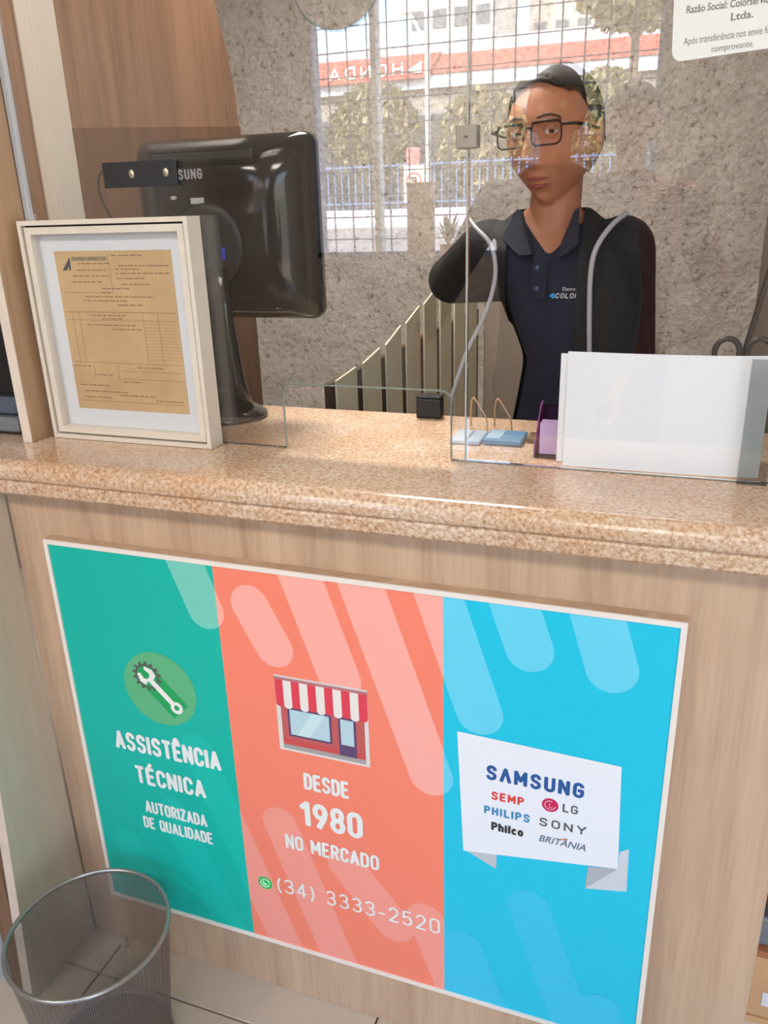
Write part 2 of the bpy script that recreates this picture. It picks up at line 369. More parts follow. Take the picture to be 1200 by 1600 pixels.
# storefront wall with a barred window and an unseen open doorway added to let daylight in
WX0, WX1, WZ0, WZ1 = -2.05, -.19, 1.2, 2.56
g = G(); g.box((-2.75, -3.32, 0), (WX0, -3.2, 2.8)); g.box((WX0, -3.32, 0), (WX1, -3.2, WZ0)); g.box((WX0, -3.32, WZ1), (WX1, -3.2, 2.8)); g.box((WX1, -3.32, 0), (.62, -3.2, 2.8)); g.box((.62, -3.32, 2.6), (2.3, -3.2, 2.8))
struct(g.out('wall_front', mat('shaded_wall_paint', (150, 140, 130), .9, var=.05, vscale=3)))  # same shade-darkened colour on the storefront wall
M_blue = mat('blue_grey_bar_paint', (104, 128, 164), .5, var=.1)
win = emp('window_1', (-1.12, -3.2, WZ0), 'barred shop window over the street', None); del win['label']; win['kind'] = 'structure'
g = G()
g.box((WX0, -3.3, WZ0), (WX1, -3.22, WZ0 + .03)); g.box((WX0, -3.3, WZ1 - .03), (WX1, -3.22, WZ1)); g.box((WX0, -3.3, WZ0), (WX0 + .03, -3.22, WZ1)); g.box((WX1 - .03, -3.3, WZ0), (WX1, -3.22, WZ1))
g.out('window_frame', M_blue, win)
G().box((-1.69, -3.3, WZ0), (-1.655, -3.22, WZ1), .004).out('mullion', M_white, win)
bar = None; x = WX0 + .1
while x < WX1 - .04:
    if bar is None: bar = G().tube([(x, -3.26, WZ0), (x, -3.26, WZ1)], .0045, 6).out('bar', M_blue, win, loc=(x, -3.26, WZ0))
    else: o = bar.copy(); C.objects.link(o); o.location = Vector((x, -3.26, WZ0)) - win.location
    x += .115
bar = None; z = WZ0 + .1
while z < WZ1 - .03:
    if bar is None: bar = G().tube([(WX0, -3.265, z), (WX1, -3.265, z)], .0035, 6).out('crossbar', M_blue, win, loc=(WX0, -3.265, z))
    else: o = bar.copy(); C.objects.link(o); o.location = Vector((WX0, -3.265, z)) - win.location
    z += .12
# ceiling lamps
M_lamp = mat('lamp_diffuser', (255, 250, 242), .5, emit=2.0)
for i, ((lx, ly, lz), e) in enumerate(LAMPS):
    t = emp('ceiling_lamp', (lx, ly, lz - .03), ['square ceiling lamp above the customers, nearer the doorway', 'square ceiling lamp above the customers, nearer the barred window', 'square ceiling lamp above the woman behind the counter'][i], 'lamp')
    G().box((lx - .3, ly - .3, lz - .03), (lx + .3, ly + .3, lz + .02), .005).out('housing', M_white, t)
    G().box((lx - .27, ly - .27, lz - .04), (lx + .27, ly + .27, lz - .031), .003).out('diffuser', M_lamp, t)
    a = area('ceiling_lamp_light', (lx, ly, lz - .05), .5, .5, e, (1, .94, .86))

# ================================================================= COUNTER
ct = emp('service_counter', (-.45, .1, 0), 'light oak laminate service counter front below the granite top', 'counter')
G().box((-1.085, .02, 0), (.197, .038, 1.03), .0015).out('front_panel', M_oak, ct)
G().box((-1.085, .04, .0), (-1.067, .43, 1.03)).out('side_panel', M_oak, ct)
G().box((.178, .04, .0), (.196, .43, 1.03)).out('side_panel', M_oak, ct)
G().box((-1.066, .04, .55), (.177, .42, .568)).out('shelf', M_oak, ct)
# worktop: bullnosed upper slab over a thinner lower strip
def slab(x0, x1, yf, yb, z0, z1, r, n=8):
    bm = bmesh.new(); P = []
    for k in range(n + 1):
        t = PI / 2 + (PI / 2) * k / n; P.append((yf + r + r * math.cos(t), z1 - r + r * math.sin(t)))
    P += [(yf + .001, z0 + .004), (yf + .005, z0), (yb, z0), (yb, z1)]
    A = [bm.verts.new((x0, y, z)) for y, z in P]; B = [bm.verts.new((x1, y, z)) for y, z in P]
    for i in range(len(P)): j = (i + 1) % len(P); bm.faces.new((A[i], A[j], B[j], B[i]))
    bm.faces.new(A[::-1]); bm.faces.new(B); bmesh.ops.recalc_face_normals(bm, faces=bm.faces[:]); return bm
wt = emp('granite_worktop', (-.6, .2, 1.03), 'polished beige granite worktop with a rounded double front edge', 'worktop')
put('slab', me_of(slab(-1.75, .262, -.03, .437, 1.058, 1.09, .022)), M_granite, wt)
put('front_strip', me_of(slab(-1.75, .262, -.026, .10, 1.031, 1.057, .006)), M_granite, wt)

# ================================================================= BANNER
PRINT = {}
def P_(name, rgb): return mat('print_' + name, rgb, .45, spec=.35)
ban = emp('banner_board', (-.48, .0, .147), 'printed advertising board in green, orange and blue on the counter front', 'sign')
G().box((-1.0, .0005, .147), (.046, .0195, .945)).out('backing_board', M_oak, ban)
g = G(); bw = .008
g.box((-1.0, -.003, .147), (.046, .0003, .147 + bw)); g.box((-1.0, -.003, .945 - bw), (.046, .0003, .945)); g.box((-1.0, -.003, .1472 + bw), (-1.0 + bw, .0003, .9448 - bw)); g.box((.046 - bw, -.003, .1472 + bw), (.046, .0003, .9448 - bw))
g.out('white_border', mat('white_border', (238, 230, 222), .5), ban)
X0, X1, Z0, Z1 = -.992, .038, .155, .937
S1, S2 = -.667, -.285
secs = {'green': (X0, S1, (14, 186, 170)), 'orange': (S1, S2, (250, 138, 114)), 'blue': (S2, X1, (30, 200, 232))}
for k, (a, b, c) in secs.items(): G().poly([(a, -.0004, Z0), (b, -.0004, Z0), (b, -.0004, Z1), (a, -.0004, Z1)]).out(k + '_field', P_(k, c), ban)
def clip(P, x0, x1, z0, z1):
    for ax, lim, sg in ((0, x0, 1), (0, x1, -1), (1, z0, 1), (1, z1, -1)):
        Q = []
        for i in range(len(P)):
            a, b = P[i - 1], P[i]; ia = (a[ax] - lim) * sg >= 0; ib = (b[ax] - lim) * sg >= 0
            if ia != ib:
                t = (lim - a[ax]) / (b[ax] - a[ax]); Q.append((a[0] + t * (b[0] - a[0]), a[1] + t * (b[1] - a[1])))
            if ib: Q.append(b)
        P = Q
        if not P: return P
    return P
def pill(a, b, r):
    d = Vector((b[0] - a[0], b[1] - a[1])); t0 = math.atan2(d.y, d.x); P = []
    for k in range(15): t = t0 + PI / 2 + PI * k / 14; P.append((a[0] + r * math.cos(t), a[1] + r * math.sin(t)))
    for k in range(15): t = t0 - PI / 2 + PI * k / 14; P.append((b[0] + r * math.cos(t), b[1] + r * math.sin(t)))
    return P
pc = {'green': (118, 208, 192), 'orange': (255, 178, 166), 'blue': (104, 214, 242)}
pl = {'green': (20, 194, 178), 'orange': (250, 160, 146), 'blue': (58, 200, 238)}
pills = [((-.689, .853), (-.74, 1.0), .0345, 0), ((-.605, .876), (-.568, .802), .0345, 0), ((-.455, .765), (-.53, .99), .037, 0), ((-.306, .615), (-.43, .99), .037, 0),
         ((-.229, .748), (-.31, .99), .0365, 0), ((-.158, .869), (-.20, .99), .035, 0), ((-.044, .857), (-.085, .99), .036, 0),
         ((-.587, .443), (-.47, .10), .035, 1), ((-.742, .565), (-.58, .10), .034, 1), ((-.812, .405), (-.70, .10), .035, 1), ((-.935, .30), (-.86, .10), .034, 1),
         ((-.462, .385), (-.376, .275), .0365, 1), ((-.318, .31), (-.245, .10), .035, 1), ((-.143, .395), (-.04, .10), .035, 1), ((-.02, .215), (.02, .10), .033, 1), ((-.25, .27), (-.19, .10), .034, 1)]
for ip, (a, b, r, low) in enumerate(pills):
    for k, (xa, xb, c) in secs.items():
        Q = clip(pill(a, b, r), xa, xb, Z0, Z1)
        if len(Q) > 2: G().poly([(p[0], -.0006 - .00002 * ip, p[1]) for p in Q]).out('light_stripe', P_(k + ('_pale' if low else '_light'), (pl if low else pc)[k]), ban)
# tool emblem
def disc(c, r, y, n=40): return [(c[0] + r * math.cos(2 * PI * k / n), y, c[1] + r * math.sin(2 * PI * k / n)) for k in range(n)]
cc = (-.803, .680)
G().poly(disc(cc, .074, -.0010)).out('round_emblem', P_('leafgreen', (96, 184, 134)), ban)
d = Vector((.70, -.714)).normalized(); nrm = Vector((-d.y, d.x))
def seg2(p, L): return (p[0] + d.x * L[0] + nrm.x * L[1], p[1] + d.y * L[0] + nrm.y * L[1])
hc = (-.826, .703)
Q = [seg2(hc, (0, -.024)), seg2(hc, (.098, -.024)), seg2(hc, (.098, .024)), seg2(hc, (0, .024))]
# long shadow is part of the print: a darker green band, clipped to the round emblem
Q = [];  lst = [seg2(hc, (t, -.023)) for t in (0, .03, .06, .088)] + [seg2(hc, (t, .023)) for t in (.088, .06, .03, 0)]
G().poly([(p[0], -.0012, p[1]) for p in lst]).out('emblem_band', P_('midgreen', (32, 168, 96)), ban)
gear = []
for k in range(28):
    r = .030 if k % 2 else .0245
    for s_ in (-.35, .35): t = 2 * PI * (k + s_) / 28; gear.append((hc[0] + r * math.cos(t), -.0014, hc[1] + r * math.sin(t)))
G().poly(gear).out('gear_ring', P_('charcoal', (92, 98, 94)), ban)
G().poly(disc(hc, .0205, -.0016)).out('gear_centre', P_('midgreen', (32, 168, 96)), ban)
wr = []
L = .077
wr += [seg2(hc, (.008, -.0055)), seg2(hc, (L - .008, -.0055))]
for k in range(17): t = -2.6 + 5.2 * k / 16; wr.append(seg2(hc, (L + .0125 * math.cos(t), .0125 * math.sin(t))))
wr += [seg2(hc, (L - .008, .0055)), seg2(hc, (.013, .0055))]
wr += [seg2(hc, (.010, .016)), seg2(hc, (-.002, .0195)), seg2(hc, (-.016, .012)), seg2(hc, (-.013, .006)), seg2(hc, (-.001, .0085)), seg2(hc, (.004, .004)), seg2(hc, (.004, -.004)), seg2(hc, (-.001, -.0085)), seg2(hc, (-.013, -.006)), seg2(hc, (-.016, -.012)), seg2(hc, (-.002, -.0195)), seg2(hc, (.010, -.016))]
wh = P_('white', (240, 240, 238))
wo_ = G().poly([(p[0], -.0018, p[1]) for p in wr]).out('wrench', wh, ban)
G().poly(disc(seg2(hc, (L, 0)), .0055, -.002, 20)).out('wrench_eye', P_('midgreen', (32, 168, 96)), ban)
wht = P_('lettering_white', (236, 240, 238))
TY = -.0016
strokes('lettering', 'ASSISTÊNCIA', (-.921, .530, -.695, .572), TY, wht, ban, .19)
strokes('lettering', 'TÉCNICA', (-.887, .459, -.735, .500), TY, wht, ban, .19)
strokes('lettering', 'AUTORIZADA', (-.877, .392, -.741, .421), TY, wht, ban, .18)
strokes('lettering', 'DE QUALIDADE', (-.887, .353, -.733, .381), TY, wht, ban, .18)
strokes('lettering', 'DESDE', (-.533, .533, -.449, .568), TY, wht, ban, .18)
strokes('lettering', '1980', (-.546, .452, -.427, .508), TY, wht, ban, .19)
strokes('lettering', 'NO MERCADO', (-.579, .392, -.400, .425), TY, wht, ban, .17)
strokes('lettering', '(34) 3333-2520', (-.606, .282, -.292, .316), TY, wht, ban, .12, .2, slope=.008)
G().poly(disc((-.630, .293), .0145, -.0010, 24)).out('phone_badge', P_('badge', (28, 196, 96)), ban)
rg = [(-.630 + .009 * math.cos(t * PI / 12), .293 + .009 * math.sin(t * PI / 12)) for t in range(24)]
G().tube([(a, -.0014, b) for a, b in rg], .0009, 5, closed=True).out('badge_ring', wht, ban)
G().tube([(-.634, -.0014, .297), (-.633, -.0014, .292), (-.629, -.0014, .289), (-.626, -.0014, .290)], .0012, 5).out('badge_handset', wht, ban)
# little shop drawing
def pr(name, P, c, y): return G().poly([(p[0], y, p[1]) for p in P]).out(name, P_(c[0], c[1]), ban)
R4 = lambda a, b, c, d_: [(a, b), (c, b), (c, d_), (a, d_)]
pr('shop_backing', R4(-.573, .607, -.409, .754), ('shopwhite', (226, 222, 220)), -.0010)
pr('shop_wall', R4(-.565, .620, -.416, .70), ('shopwall', (196, 96, 96)), -.0012)
pr('shop_plinth', R4(-.565, .620, -.416, .631), ('shopred', (206, 84, 84)), -.0014)
pr('shop_pavement', R4(-.565, .6115, -.416, .620), ('shoppav', (168, 164, 164)), -.0014)
pr('shop_window_frame', R4(-.553, .638, -.474, .695), ('shopnavy', (98, 76, 116)), -.0014)
pr('shop_window_pane', R4(-.549, .642, -.478, .691), ('shoppane', (186, 216, 226)), -.0016)
pr('shop_window_glint', [(-.538, .642), (-.515, .642), (-.485, .691), (-.508, .691)], ('shopglint', (204, 230, 236)), -.0018)
pr('shop_door_frame', R4(-.462, .620, -.431, .695), ('shopnavy', (98, 76, 116)), -.0017)
pr('shop_door_pane', R4(-.458, .642, -.435, .691), ('shoppane', (186, 216, 226)), -.0019)
for k in range(11):
    xa = -.572 + .1625 * k / 11; xb = -.572 + .1625 * (k + 1) / 11; red = k % 2 == 0
    bot = .700 if red else .698; P = [(xa, .748), (xb, .748), (xb, bot)]
    xm = (xa + xb) / 2; rr = (xb - xa) / 2
    P += [(xm + rr * math.cos(t * PI / 8), bot - rr * .8 * math.sin(t * PI / 8)) for t in range(1, 8)] + [(xa, bot)]
    pr('awning_stripe', P, ('awnred', (226, 70, 88)) if red else ('awnwhite', (236, 232, 228)), -.0020)
pr('awning_bar', R4(-.573, .746, -.409, .751), ('awnbar', (190, 120, 130)), -.0022)
# white card with the brand names
pr('card_fold', [(-.0575, .463), (.0035, .476), (.001, .558), (-.012, .548), (-.012, .516)], ('foldlight', (206, 214, 222)), -.0010)
pr('card_fold_shade', [(-.0575, .463), (-.056, .507), (-.012, .5165)], ('folddark', (176, 184, 194)), -.0012)
pr('card_fold', [(-.251, .484), (-.197, .494), (-.198, .459)], ('foldmid', (192, 200, 208)), -.0010)
pr('white_card', [(-.263, .710), (-.020, .702), (-.012, .516), (-.252, .481)], ('cardwhite', (236, 240, 248)), -.0014)
TC = -.0018
strokes('lettering', 'SAMSUNG', (-.217, .632, -.069, .660), TC, P_('sblue', (44, 92, 156)), ban, .21, .24, nobar=True)
strokes('lettering', 'SEMP', (-.208, .596, -.157, .612), TC, P_('sred', (224, 74, 66)), ban, .22, .22)
G().poly(disc((-.1175, .6085), .0125, TC, 24)).out('round_mark', P_('lgred', (204, 36, 92)), ban)
G().tube([(-.1175 + .008 * math.cos(t), TC - .0002, .6085 + .008 * math.sin(t)) for t in [1.2 + .25 * k for k in range(21)]], .0007, 4).out('mark_line', P_('pinkline', (240, 190, 205)), ban)
G().tube([(-.1185, TC - .0002, .612), (-.1185, TC - .0002, .6045), (-.114, TC - .0002, .6045)], .0007, 4).out('mark_line', P_('pinkline', (240, 190, 205)), ban)
strokes('lettering', 'LG', (-.099, .601, -.076, .617), TC, P_('ggrey', (104, 104, 108)), ban, .19)
strokes('lettering', 'PHILIPS', (-.219, .566, -.147, .582), TC, P_('pblue', (66, 142, 190)), ban, .22, .22)
strokes('lettering', 'SONY', (-.133, .566, -.062, .582), TC, P_('sgrey', (92, 92, 94)), ban, .18, .24)
strokes('lettering', 'Philco', (-.207, .536, -.156, .553), TC, P_('pblack', (56, 56, 60)), ban, .24, .16)
text('lettering', 'BRITÂNIA', (-.132, .536, -.061, .549), TC, P_('bgrey', (92, 108, 130)), ban, .01, shear=.3)
G().poly([(-.099, TC - .0003, .5485), (-.089, TC - .0003, .5485), (-.094, TC - .0003, .552)]).out('mark_peak', P_('bor', (236, 130, 70)), ban)

# ================================================================= LEFT SIDE
lc = emp('side_cabinet', (-1.12, -.05, 0), 'beige sided cabinet with a white front edge left of the counter', 'cabinet')
g = G(); g.poly([(-1.087, .018, 0), (-1.087, -.168, 0), (-1.087, -.085, 1.028), (-1.087, .018, 1.028)], 0, (1, 0, 0)); g.poly([(-1.109, .018, 0), (-1.109, -.168, 0), (-1.109, -.085, 1.028), (-1.109, .018, 1.028)], 0, (-1, 0, 0)); g.out('side_board', M_beige, lc)
g = G(); g.poly([(-1.087, -.168, 0), (-1.109, -.168, 0), (-1.109, -.085, 1.028), (-1.087, -.085, 1.028)]); g.out('edge_band', M_edge, lc)
g = G(); g.poly([(-1.087, -.05, .84), (-1.109, -.085, 1.028), (-1.109, .018, 1.028), (-1.087, .018, .84)], 0, (0, 0, 1)); g.out('top_edge', M_edge, lc)
G().box((-1.152, -.150, 0), (-1.110, .018, .84)).out('front_board', M_brown, lc)
G().box((-1.55, -.15, .0), (-1.158, .018, .84), .003).out('grey_door', mat('pale_grey_laminate', (168, 176, 180), .5, var=.04), lc)
# upright panel that carries the glass, and the tall side panel behind it
up = emp('upright_panel', (-1.075, .12, 1.09), 'narrow oak upright with cream front edge standing on the granite, left of the glass', 'panel')
G().box((-1.081, .0815, 1.0905), (-1.063, .156, 2.7)).out('board', M_oak2, up)
G().box((-1.0815, .079, 1.0905), (-1.0625, .0812, 2.7)).out('edge_band', M_edge, up)
G().box((-1.0625, .1565, 1.0905), (-1.052, .1675, 2.7), .001).out('glass_channel', mat('grey_aluminium', (188, 190, 194), .4), up)
sp = emp('tall_side_panel', (-1.075, .5, 0), 'tall brown laminate side panel with a rounded top corner behind the glass', 'panel')
prof = [(.17, 0), (.93, 0), (.932, 1.25), (.93, 1.66), (.918, 1.76), (.89, 1.843), (.862, 1.915), (.82, 1.985), (.76, 2.05), (.68, 2.1), (.58, 2.13), (.17, 2.14)]
# worktop passes in front, so start above it inside the counter depth
prof = [(.17, 1.091), (.4375, 1.091), (.4375, 0), (.93, 0)] + prof[2:]
G().poly([(-1.0645, y, z) for y, z in prof], .018, (-1, 0, 0)).out('board', M_brown, sp)
G().box((-1.064, .214, 1.0915), (-1.061, .3095, 2.13)).out('reflected_light_strip', mat('reflected_light_cream', (206, 196, 182), .6, var=.04, vscale=5), sp)  # pale band of reflected light, built as a cream strip
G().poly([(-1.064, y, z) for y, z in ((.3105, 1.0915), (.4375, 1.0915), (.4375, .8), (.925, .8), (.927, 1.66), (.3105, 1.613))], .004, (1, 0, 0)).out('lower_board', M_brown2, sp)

# equipment left of the upright
eq = emp('black_printer', (-1.3, .3, 1.09), 'black printer with grey paper tray at the far left on the granite', 'printer')
G().box((-1.52, .13, 1.115), (-1.105, .42, 1.36), .012, 3).out('body', M_blackm, eq)
G().box((-1.50, .105, 1.098), (-1.115, .30, 1.125), .004).out('paper_tray', M_grey, eq)
G().box((-1.49, .118, 1.128), (-1.125, .132, 1.16), .003).out('tray_lip', mat('slate_plastic', (86, 94, 108), .4), eq)
for px in (-1.48, -1.14): G().box((px - .012, .14, 1.0905), (px + .012, .40, 1.099)).out('foot', M_blackm, eq)

# ================================================================= GLASS SCREEN
def pane(x0, x1, z0, z1, yf, yb, notch=None, hole=None):
    """glass pane as a real slab with a notch in its lower edge and a round hole"""
    cu = bpy.data.curves.new('p', 'CURVE'); cu.dimensions = '2D'; cu.fill_mode = 'BOTH'; cu.extrude = (yb - yf) / 2
    if notch:
        a, b, h, r = notch
        P = [(x0, z0), (a, z0), (a, h - r)] + [(a + r - r * math.cos(t * PI / 12), h - r + r * math.sin(t * PI / 12)) for t in range(1, 7)] + \
            [(b - r + r * math.sin(t * PI / 12), h - r + r * math.cos(t * PI / 12)) for t in range(0, 7)] + [(b, z0), (x1, z0), (x1, z1), (x0, z1)]
    else: P = [(x0, z0), (x1, z0), (x1, z1), (x0, z1)]
    def spl(P):
        s = cu.splines.new('POLY'); s.points.add(len(P) - 1)
        for i, p in enumerate(P): s.points[i].co = (p[0], p[1], 0, 1)
        s.use_cyclic_u = True
    spl(P)
    if hole: spl([(hole[0] + hole[2] * math.cos(2 * PI * k / 48), hole[1] + hole[2] * math.sin(2 * PI * k / 48)) for k in range(48)])
    o = bpy.data.objects.new('p', cu); C.objects.link(o); dg = bpy.context.evaluated_depsgraph_get(); me = bpy.data.meshes.new_from_object(o.evaluated_get(dg))
    bpy.data.objects.remove(o)
    me.transform(Matrix.Translation((0, (yf + yb) / 2, 0)) @ Matrix.Rotation(PI / 2, 4, 'X')); me.materials.clear(); return me, P
M_gedge = mat('glass_cut_edge', (128, 136, 130), .25, spec=.6)
gl = emp('glass_screen', (-.7, .163, 1.09), 'clear glass counter screen with a pass-through slot and a round speaking hole', 'screen')
notch = (-.602, -.317, 1.199, .016); hole = (-.477, 1.756, .066)
me, P = pane(-1.051, -.2955, 1.0915, 2.4, .160, .166, notch, hole); put('left_pane', me, M_glass, gl)
G().tube([(p[0], .163, p[1]) for p in P[1:-4]] + [(-.317, .163, 1.0915)], .0016, 5).out('slot_edge', M_gedge, gl)
G().tube([(hole[0] + hole[2] * math.cos(2 * PI * k / 48), .163, hole[1] + hole[2] * math.sin(2 * PI * k / 48)) for k in range(48)], .0014, 5, closed=True).out('hole_edge', M_gedge, gl)
me, P = pane(-.2925, .255, 1.0915, 2.4, .160, .166); put('right_pane', me, M_glass, gl)
G().box((-.2953, .1605, 1.0915), (-.2927, .1655, 2.4)).out('pane_joint', mat('joint_silicone', (176, 176, 166), .4), gl)
g = G(); g.box((-1.051, .1598, 1.0906), (-.602, .1662, 1.0914)); g.box((-.317, .1598, 1.0906), (.255, .1662, 1.0914)); g.out('bottom_seal', M_gedge, gl)
cl = emp('glass_clip', (-.294, .163, 1.53), 'small square metal clip joining the two glass panes', 'clip')
G().box((-.3085, .152, 1.5335), (-.2795, .1595, 1.5625), .0012).out('front_plate', mat('satin_steel', (160, 150, 138), .5, .3), cl)
G().box((-.3085, .1665, 1.5335), (-.2795, .173, 1.5625), .0012).out('back_plate', M_metal, cl)
G().lathe((-.294, .1505, 1.548), [(.0001, 0), (.003, .0)], 12).out('pin', M_metal, cl)
# dark bracket with two screws on the glass
br = emp('dark_bracket', (-.82, .156, 1.504), 'dark grey bracket with two screws fixed to the glass over the monitor', 'bracket')
M_brk = mat('dark_grey_metal', (46, 46, 48), .45, .2)
G().box((-.889, .1535, 1.504), (-.754, .1595, 1.5415), .001).out('plate', M_brk, br)
for sx_ in (-.834, -.771):
    G().ell((sx_, .1532, 1.5235), (.0052, .0022, .0065)).out('screw', mat('brass_screw', (196, 190, 168), .3, .8), br, True)
cb = G().tube(catmull([(-.885, .170, 1.532), (-.905, .172, 1.530), (-.918, .176, 1.505), (-.918, .19, 1.47), (-.905, .215, 1.43), (-.88, .235, 1.35)]), .0018, 6).out('black_cable', M_blackm, None, True)
tag(cb, 'thin black cable looping down from the bracket behind the picture frame', 'cable')

# ================================================================= PICTURE FRAME
pf = emp('picture_frame', (-.9, .19, 1.0905), 'cream framed old invoice standing against the glass at the left', 'picture')
fx0, fx1, fz0, fz1 = -1.049, -.722, 1.0908, 1.459
M_cream = mat('cream_frame_paint', (226, 216, 200), .45, var=.03)
def ring(x0, z0, x1, z1, w_, ya, yb):
    g = G(); g.box((x0, ya, z0), (x1, yb, z0 + w_)); g.box((x0, ya, z1 - w_), (x1, yb, z1)); g.box((x0, ya, z0 + w_), (x0 + w_, yb, z1 - w_)); g.box((x1 - w_, ya, z0 + w_), (x1, yb, z1 - w_)); return g
ring(fx0, fz0, fx1, fz1, .0075, .1205, .158).out('outer_frame', M_cream, pf)
ring(fx0 + .0075, fz0 + .0075, fx1 - .0075, fz1 - .0075, .003, .132, .156).out('shadow_gap', mat('dark_gap', (52, 46, 42), .8), pf)
ring(fx0 + .0105, fz0 + .0105, fx1 - .0105, fz1 - .0105, .011, .1235, .156).out('inner_frame', M_cream, pf)
G().box((fx0 + .021, .142, fz0 + .021), (fx1 - .021, .157, fz1 - .021)).out('mount', mat('cool_white_mount', (222, 224, 226), .8), pf)
M_doc = mat('aged_paper', (212, 178, 132), .85, var=.07, vscale=14)
dx0, dx1, dz0, dz1 = -1.000, -.771, 1.143, 1.410
doc = G().box((dx0, .1412, dz0), (dx1, .1418, dz1)).out('document', M_doc, pf)
M_ink = mat('faded_ink', (140, 112, 82), .9); M_ink2 = mat('dark_faded_ink', (84, 84, 92), .9)
g = G(); Y = .1410
def hl(x0, z, x1, t=.0006): g.box((x0, Y, z - t / 2), (x1, Y + .0002, z + t / 2))
def vl(x, z0, z1, t=.0005): g.box((x - t / 2, Y, z0), (x + t / 2, Y + .0002, z1))
W = dx1 - dx0; H = dz1 - dz0
for u, a, b in ((.37, .02, .98), (.42, .03, .98), (.69, .02, .98), (.74, .45, .98), (.79, .45, .98), (.945, .03, .97), (.25, .03, .45)): hl(dx0 + a * W, dz1 - u * H, dx0 + b * W, .0009 if u in (.37,) else .0006)
for a, u, v in ((.47, .02, .25), (.08, .37, .69), (.14, .37, .69), (.70, .37, .69), (.83, .37, .69), (.20, .70, .80), (.42, .70, .80)): vl(dx0 + a * W, dz1 - v * H, dz1 - u * H)
for k in range(12): hl(dx0 + .7 * W, dz1 - (.44 + .02 * k) * H, dx0 + .98 * W, .0003)
g.out('ruled_lines', M_ink, doc)
# blurred typed words: short dashes of differing length
g = G(); rnd = random.Random(3)
for u, a, b in ((.075, .20, .44), (.115, .18, .42), (.15, .14, .46), (.185, .12, .40), (.03, .50, .75), (.09, .55, .95), (.11, .52, .72), (.135, .52, .96), (.165, .52, .72), (.20, .55, .78), (.225, .38, .60), (.25, .38, .46), (.275, .22, .80), (.30, .2, .55), (.325, .5, .7), (.39, .25, .55), (.41, .34, .50), (.45, .20, .62), (.475, .42, .66), (.715, .02, .16), (.715, .60, .82), (.77, .20, .36), (.81, .45, .6), (.84, .05, .30), (.88, .08, .45), (.90, .40, .72), (.92, .06, .3), (.925, .72, .95)):
    x = dx0 + a * W
    while x < dx0 + b * W:
        L_ = rnd.uniform(.003, .011); z_ = dz1 - u * H; g.box((x, Y - .0001, z_ - .0008), (x + L_, Y + .0001, z_ + .0008)); x += L_ + rnd.uniform(.001, .004)
o = g.out('typed_words', M_ink, doc); o['kind'] = 'stuff'
def dpt(u, v): return (dx0 + u * W, Y - .0003, dz1 - v * H)
G().poly([dpt(.055, .115), dpt(.135, .035), dpt(.13, .115), dpt(.115, .115), dpt(.118, .085), dpt(.095, .115)]).out('letterhead_mark', M_ink2, doc)
g = G(); x = dx0 + .15 * W
for L_ in (.026, .003, .022, .003, .010):
    g.box((x, Y - .0002, dz1 - .058 * H), (x + L_, Y, dz1 - .035 * H)); x += L_ + .0015
g.out('letterhead_line', mat('letterhead_ink', (150, 132, 108), .9), doc)
G().box((fx0 + .0215, .1300, fz0 + .0215), (fx1 - .0215, .1318, fz1 - .0215)).out('picture_pane', M_frglass, pf)

# ================================================================= MONITOR
mo = emp('monitor', (-.80, .33, 1.09), 'glossy black computer monitor seen from behind, left of the slot', 'monitor')
def monitor_shell():
    g = G(); R = []; cx, cz = -.795, 1.432; hw, hh = .178, .157
    bm = g.bm; N = 64
    def ringp(hw, hh, r, y):
        P = rrect(cx - hw, cz - hh, cx + hw, cz + hh, r, 15); return [bm.verts.new((p[0], y, p[1])) for p in P]
    lay = [(hw - .006, hh - .006, .018, .398), (hw, hh, .022, .392), (hw, hh, .022, .375), (hw - .002, hh - .002, .026, .365), (hw - .012, hh - .012, .035, .345), (hw - .032, hh - .028, .045, .325), (hw - .06, hh - .048, .05, .312), (hw - .075, hh - .06, .05, .308), (hw - .13, hh - .11, .03, .306)]
    rings = [ringp(*l) for l in lay]
    for A, B in zip(rings, rings[1:]):
        n = len(A)
        for k in range(n): bm.faces.new((A[k], A[(k + 1) % n], B[(k + 1) % n], B[k]))
    bm.faces.new(rings[0][::-1]); bm.faces.new(rings[-1]); bmesh.ops.recalc_face_normals(bm, faces=bm.faces[:]); return g
sh = monitor_shell().out('rear_shell', M_black, mo, True)
G().box((-.955, .3985, 1.292), (-.635, .3995, 1.572)).out('screen', mat('screen_glass', (16, 18, 24), .2), mo)
G().box((-.90, .3038, 1.545), (-.70, .3068, 1.562), .004, 2).out('vent_recess', M_blackm, mo)
strokes('maker_lettering', 'SAMSUNG', (-.889, 1.518, -.800, 1.535), .3055, mat('badge_grey', (150, 150, 152), .5), mo, .2, .24, nobar=True)
G().box((-.828, .3045, 1.478), (-.801, .3052, 1.488)).out('white_sticker', mat('sticker_grey', (176, 172, 168), .6), mo)
G().ell((-.862, .3045, 1.489), (.0065, .001, .0035)).out('small_badge', mat('sticker_grey', (176, 172, 168), .6), mo, True)
g = G(); g.lathe((0, 0, 0), [(.066, -.004), (.070, .0), (.066, .004), (.055, .005), (.0001, .005)], 36)
me = me_of(g.bm); me.transform(Matrix.Translation((-.80, .305, 1.41)) @ Matrix.Rotation(PI / 2, 4, 'X')); put('hinge_disc', me, M_blackm, mo, True)
G().box((-.772, .2985, 1.385), (-.766, .301, 1.405)).out('blue_port', mat('blue_port', (40, 60, 190), .3), mo)
G().loft([(-.80, .335, 1.10, .045, .028), (-.80, .325, 1.16, .034, .02), (-.80, .312, 1.28, .03, .016), (-.80, .305, 1.37, .034, .014)]).out('neck', M_black, mo, True)
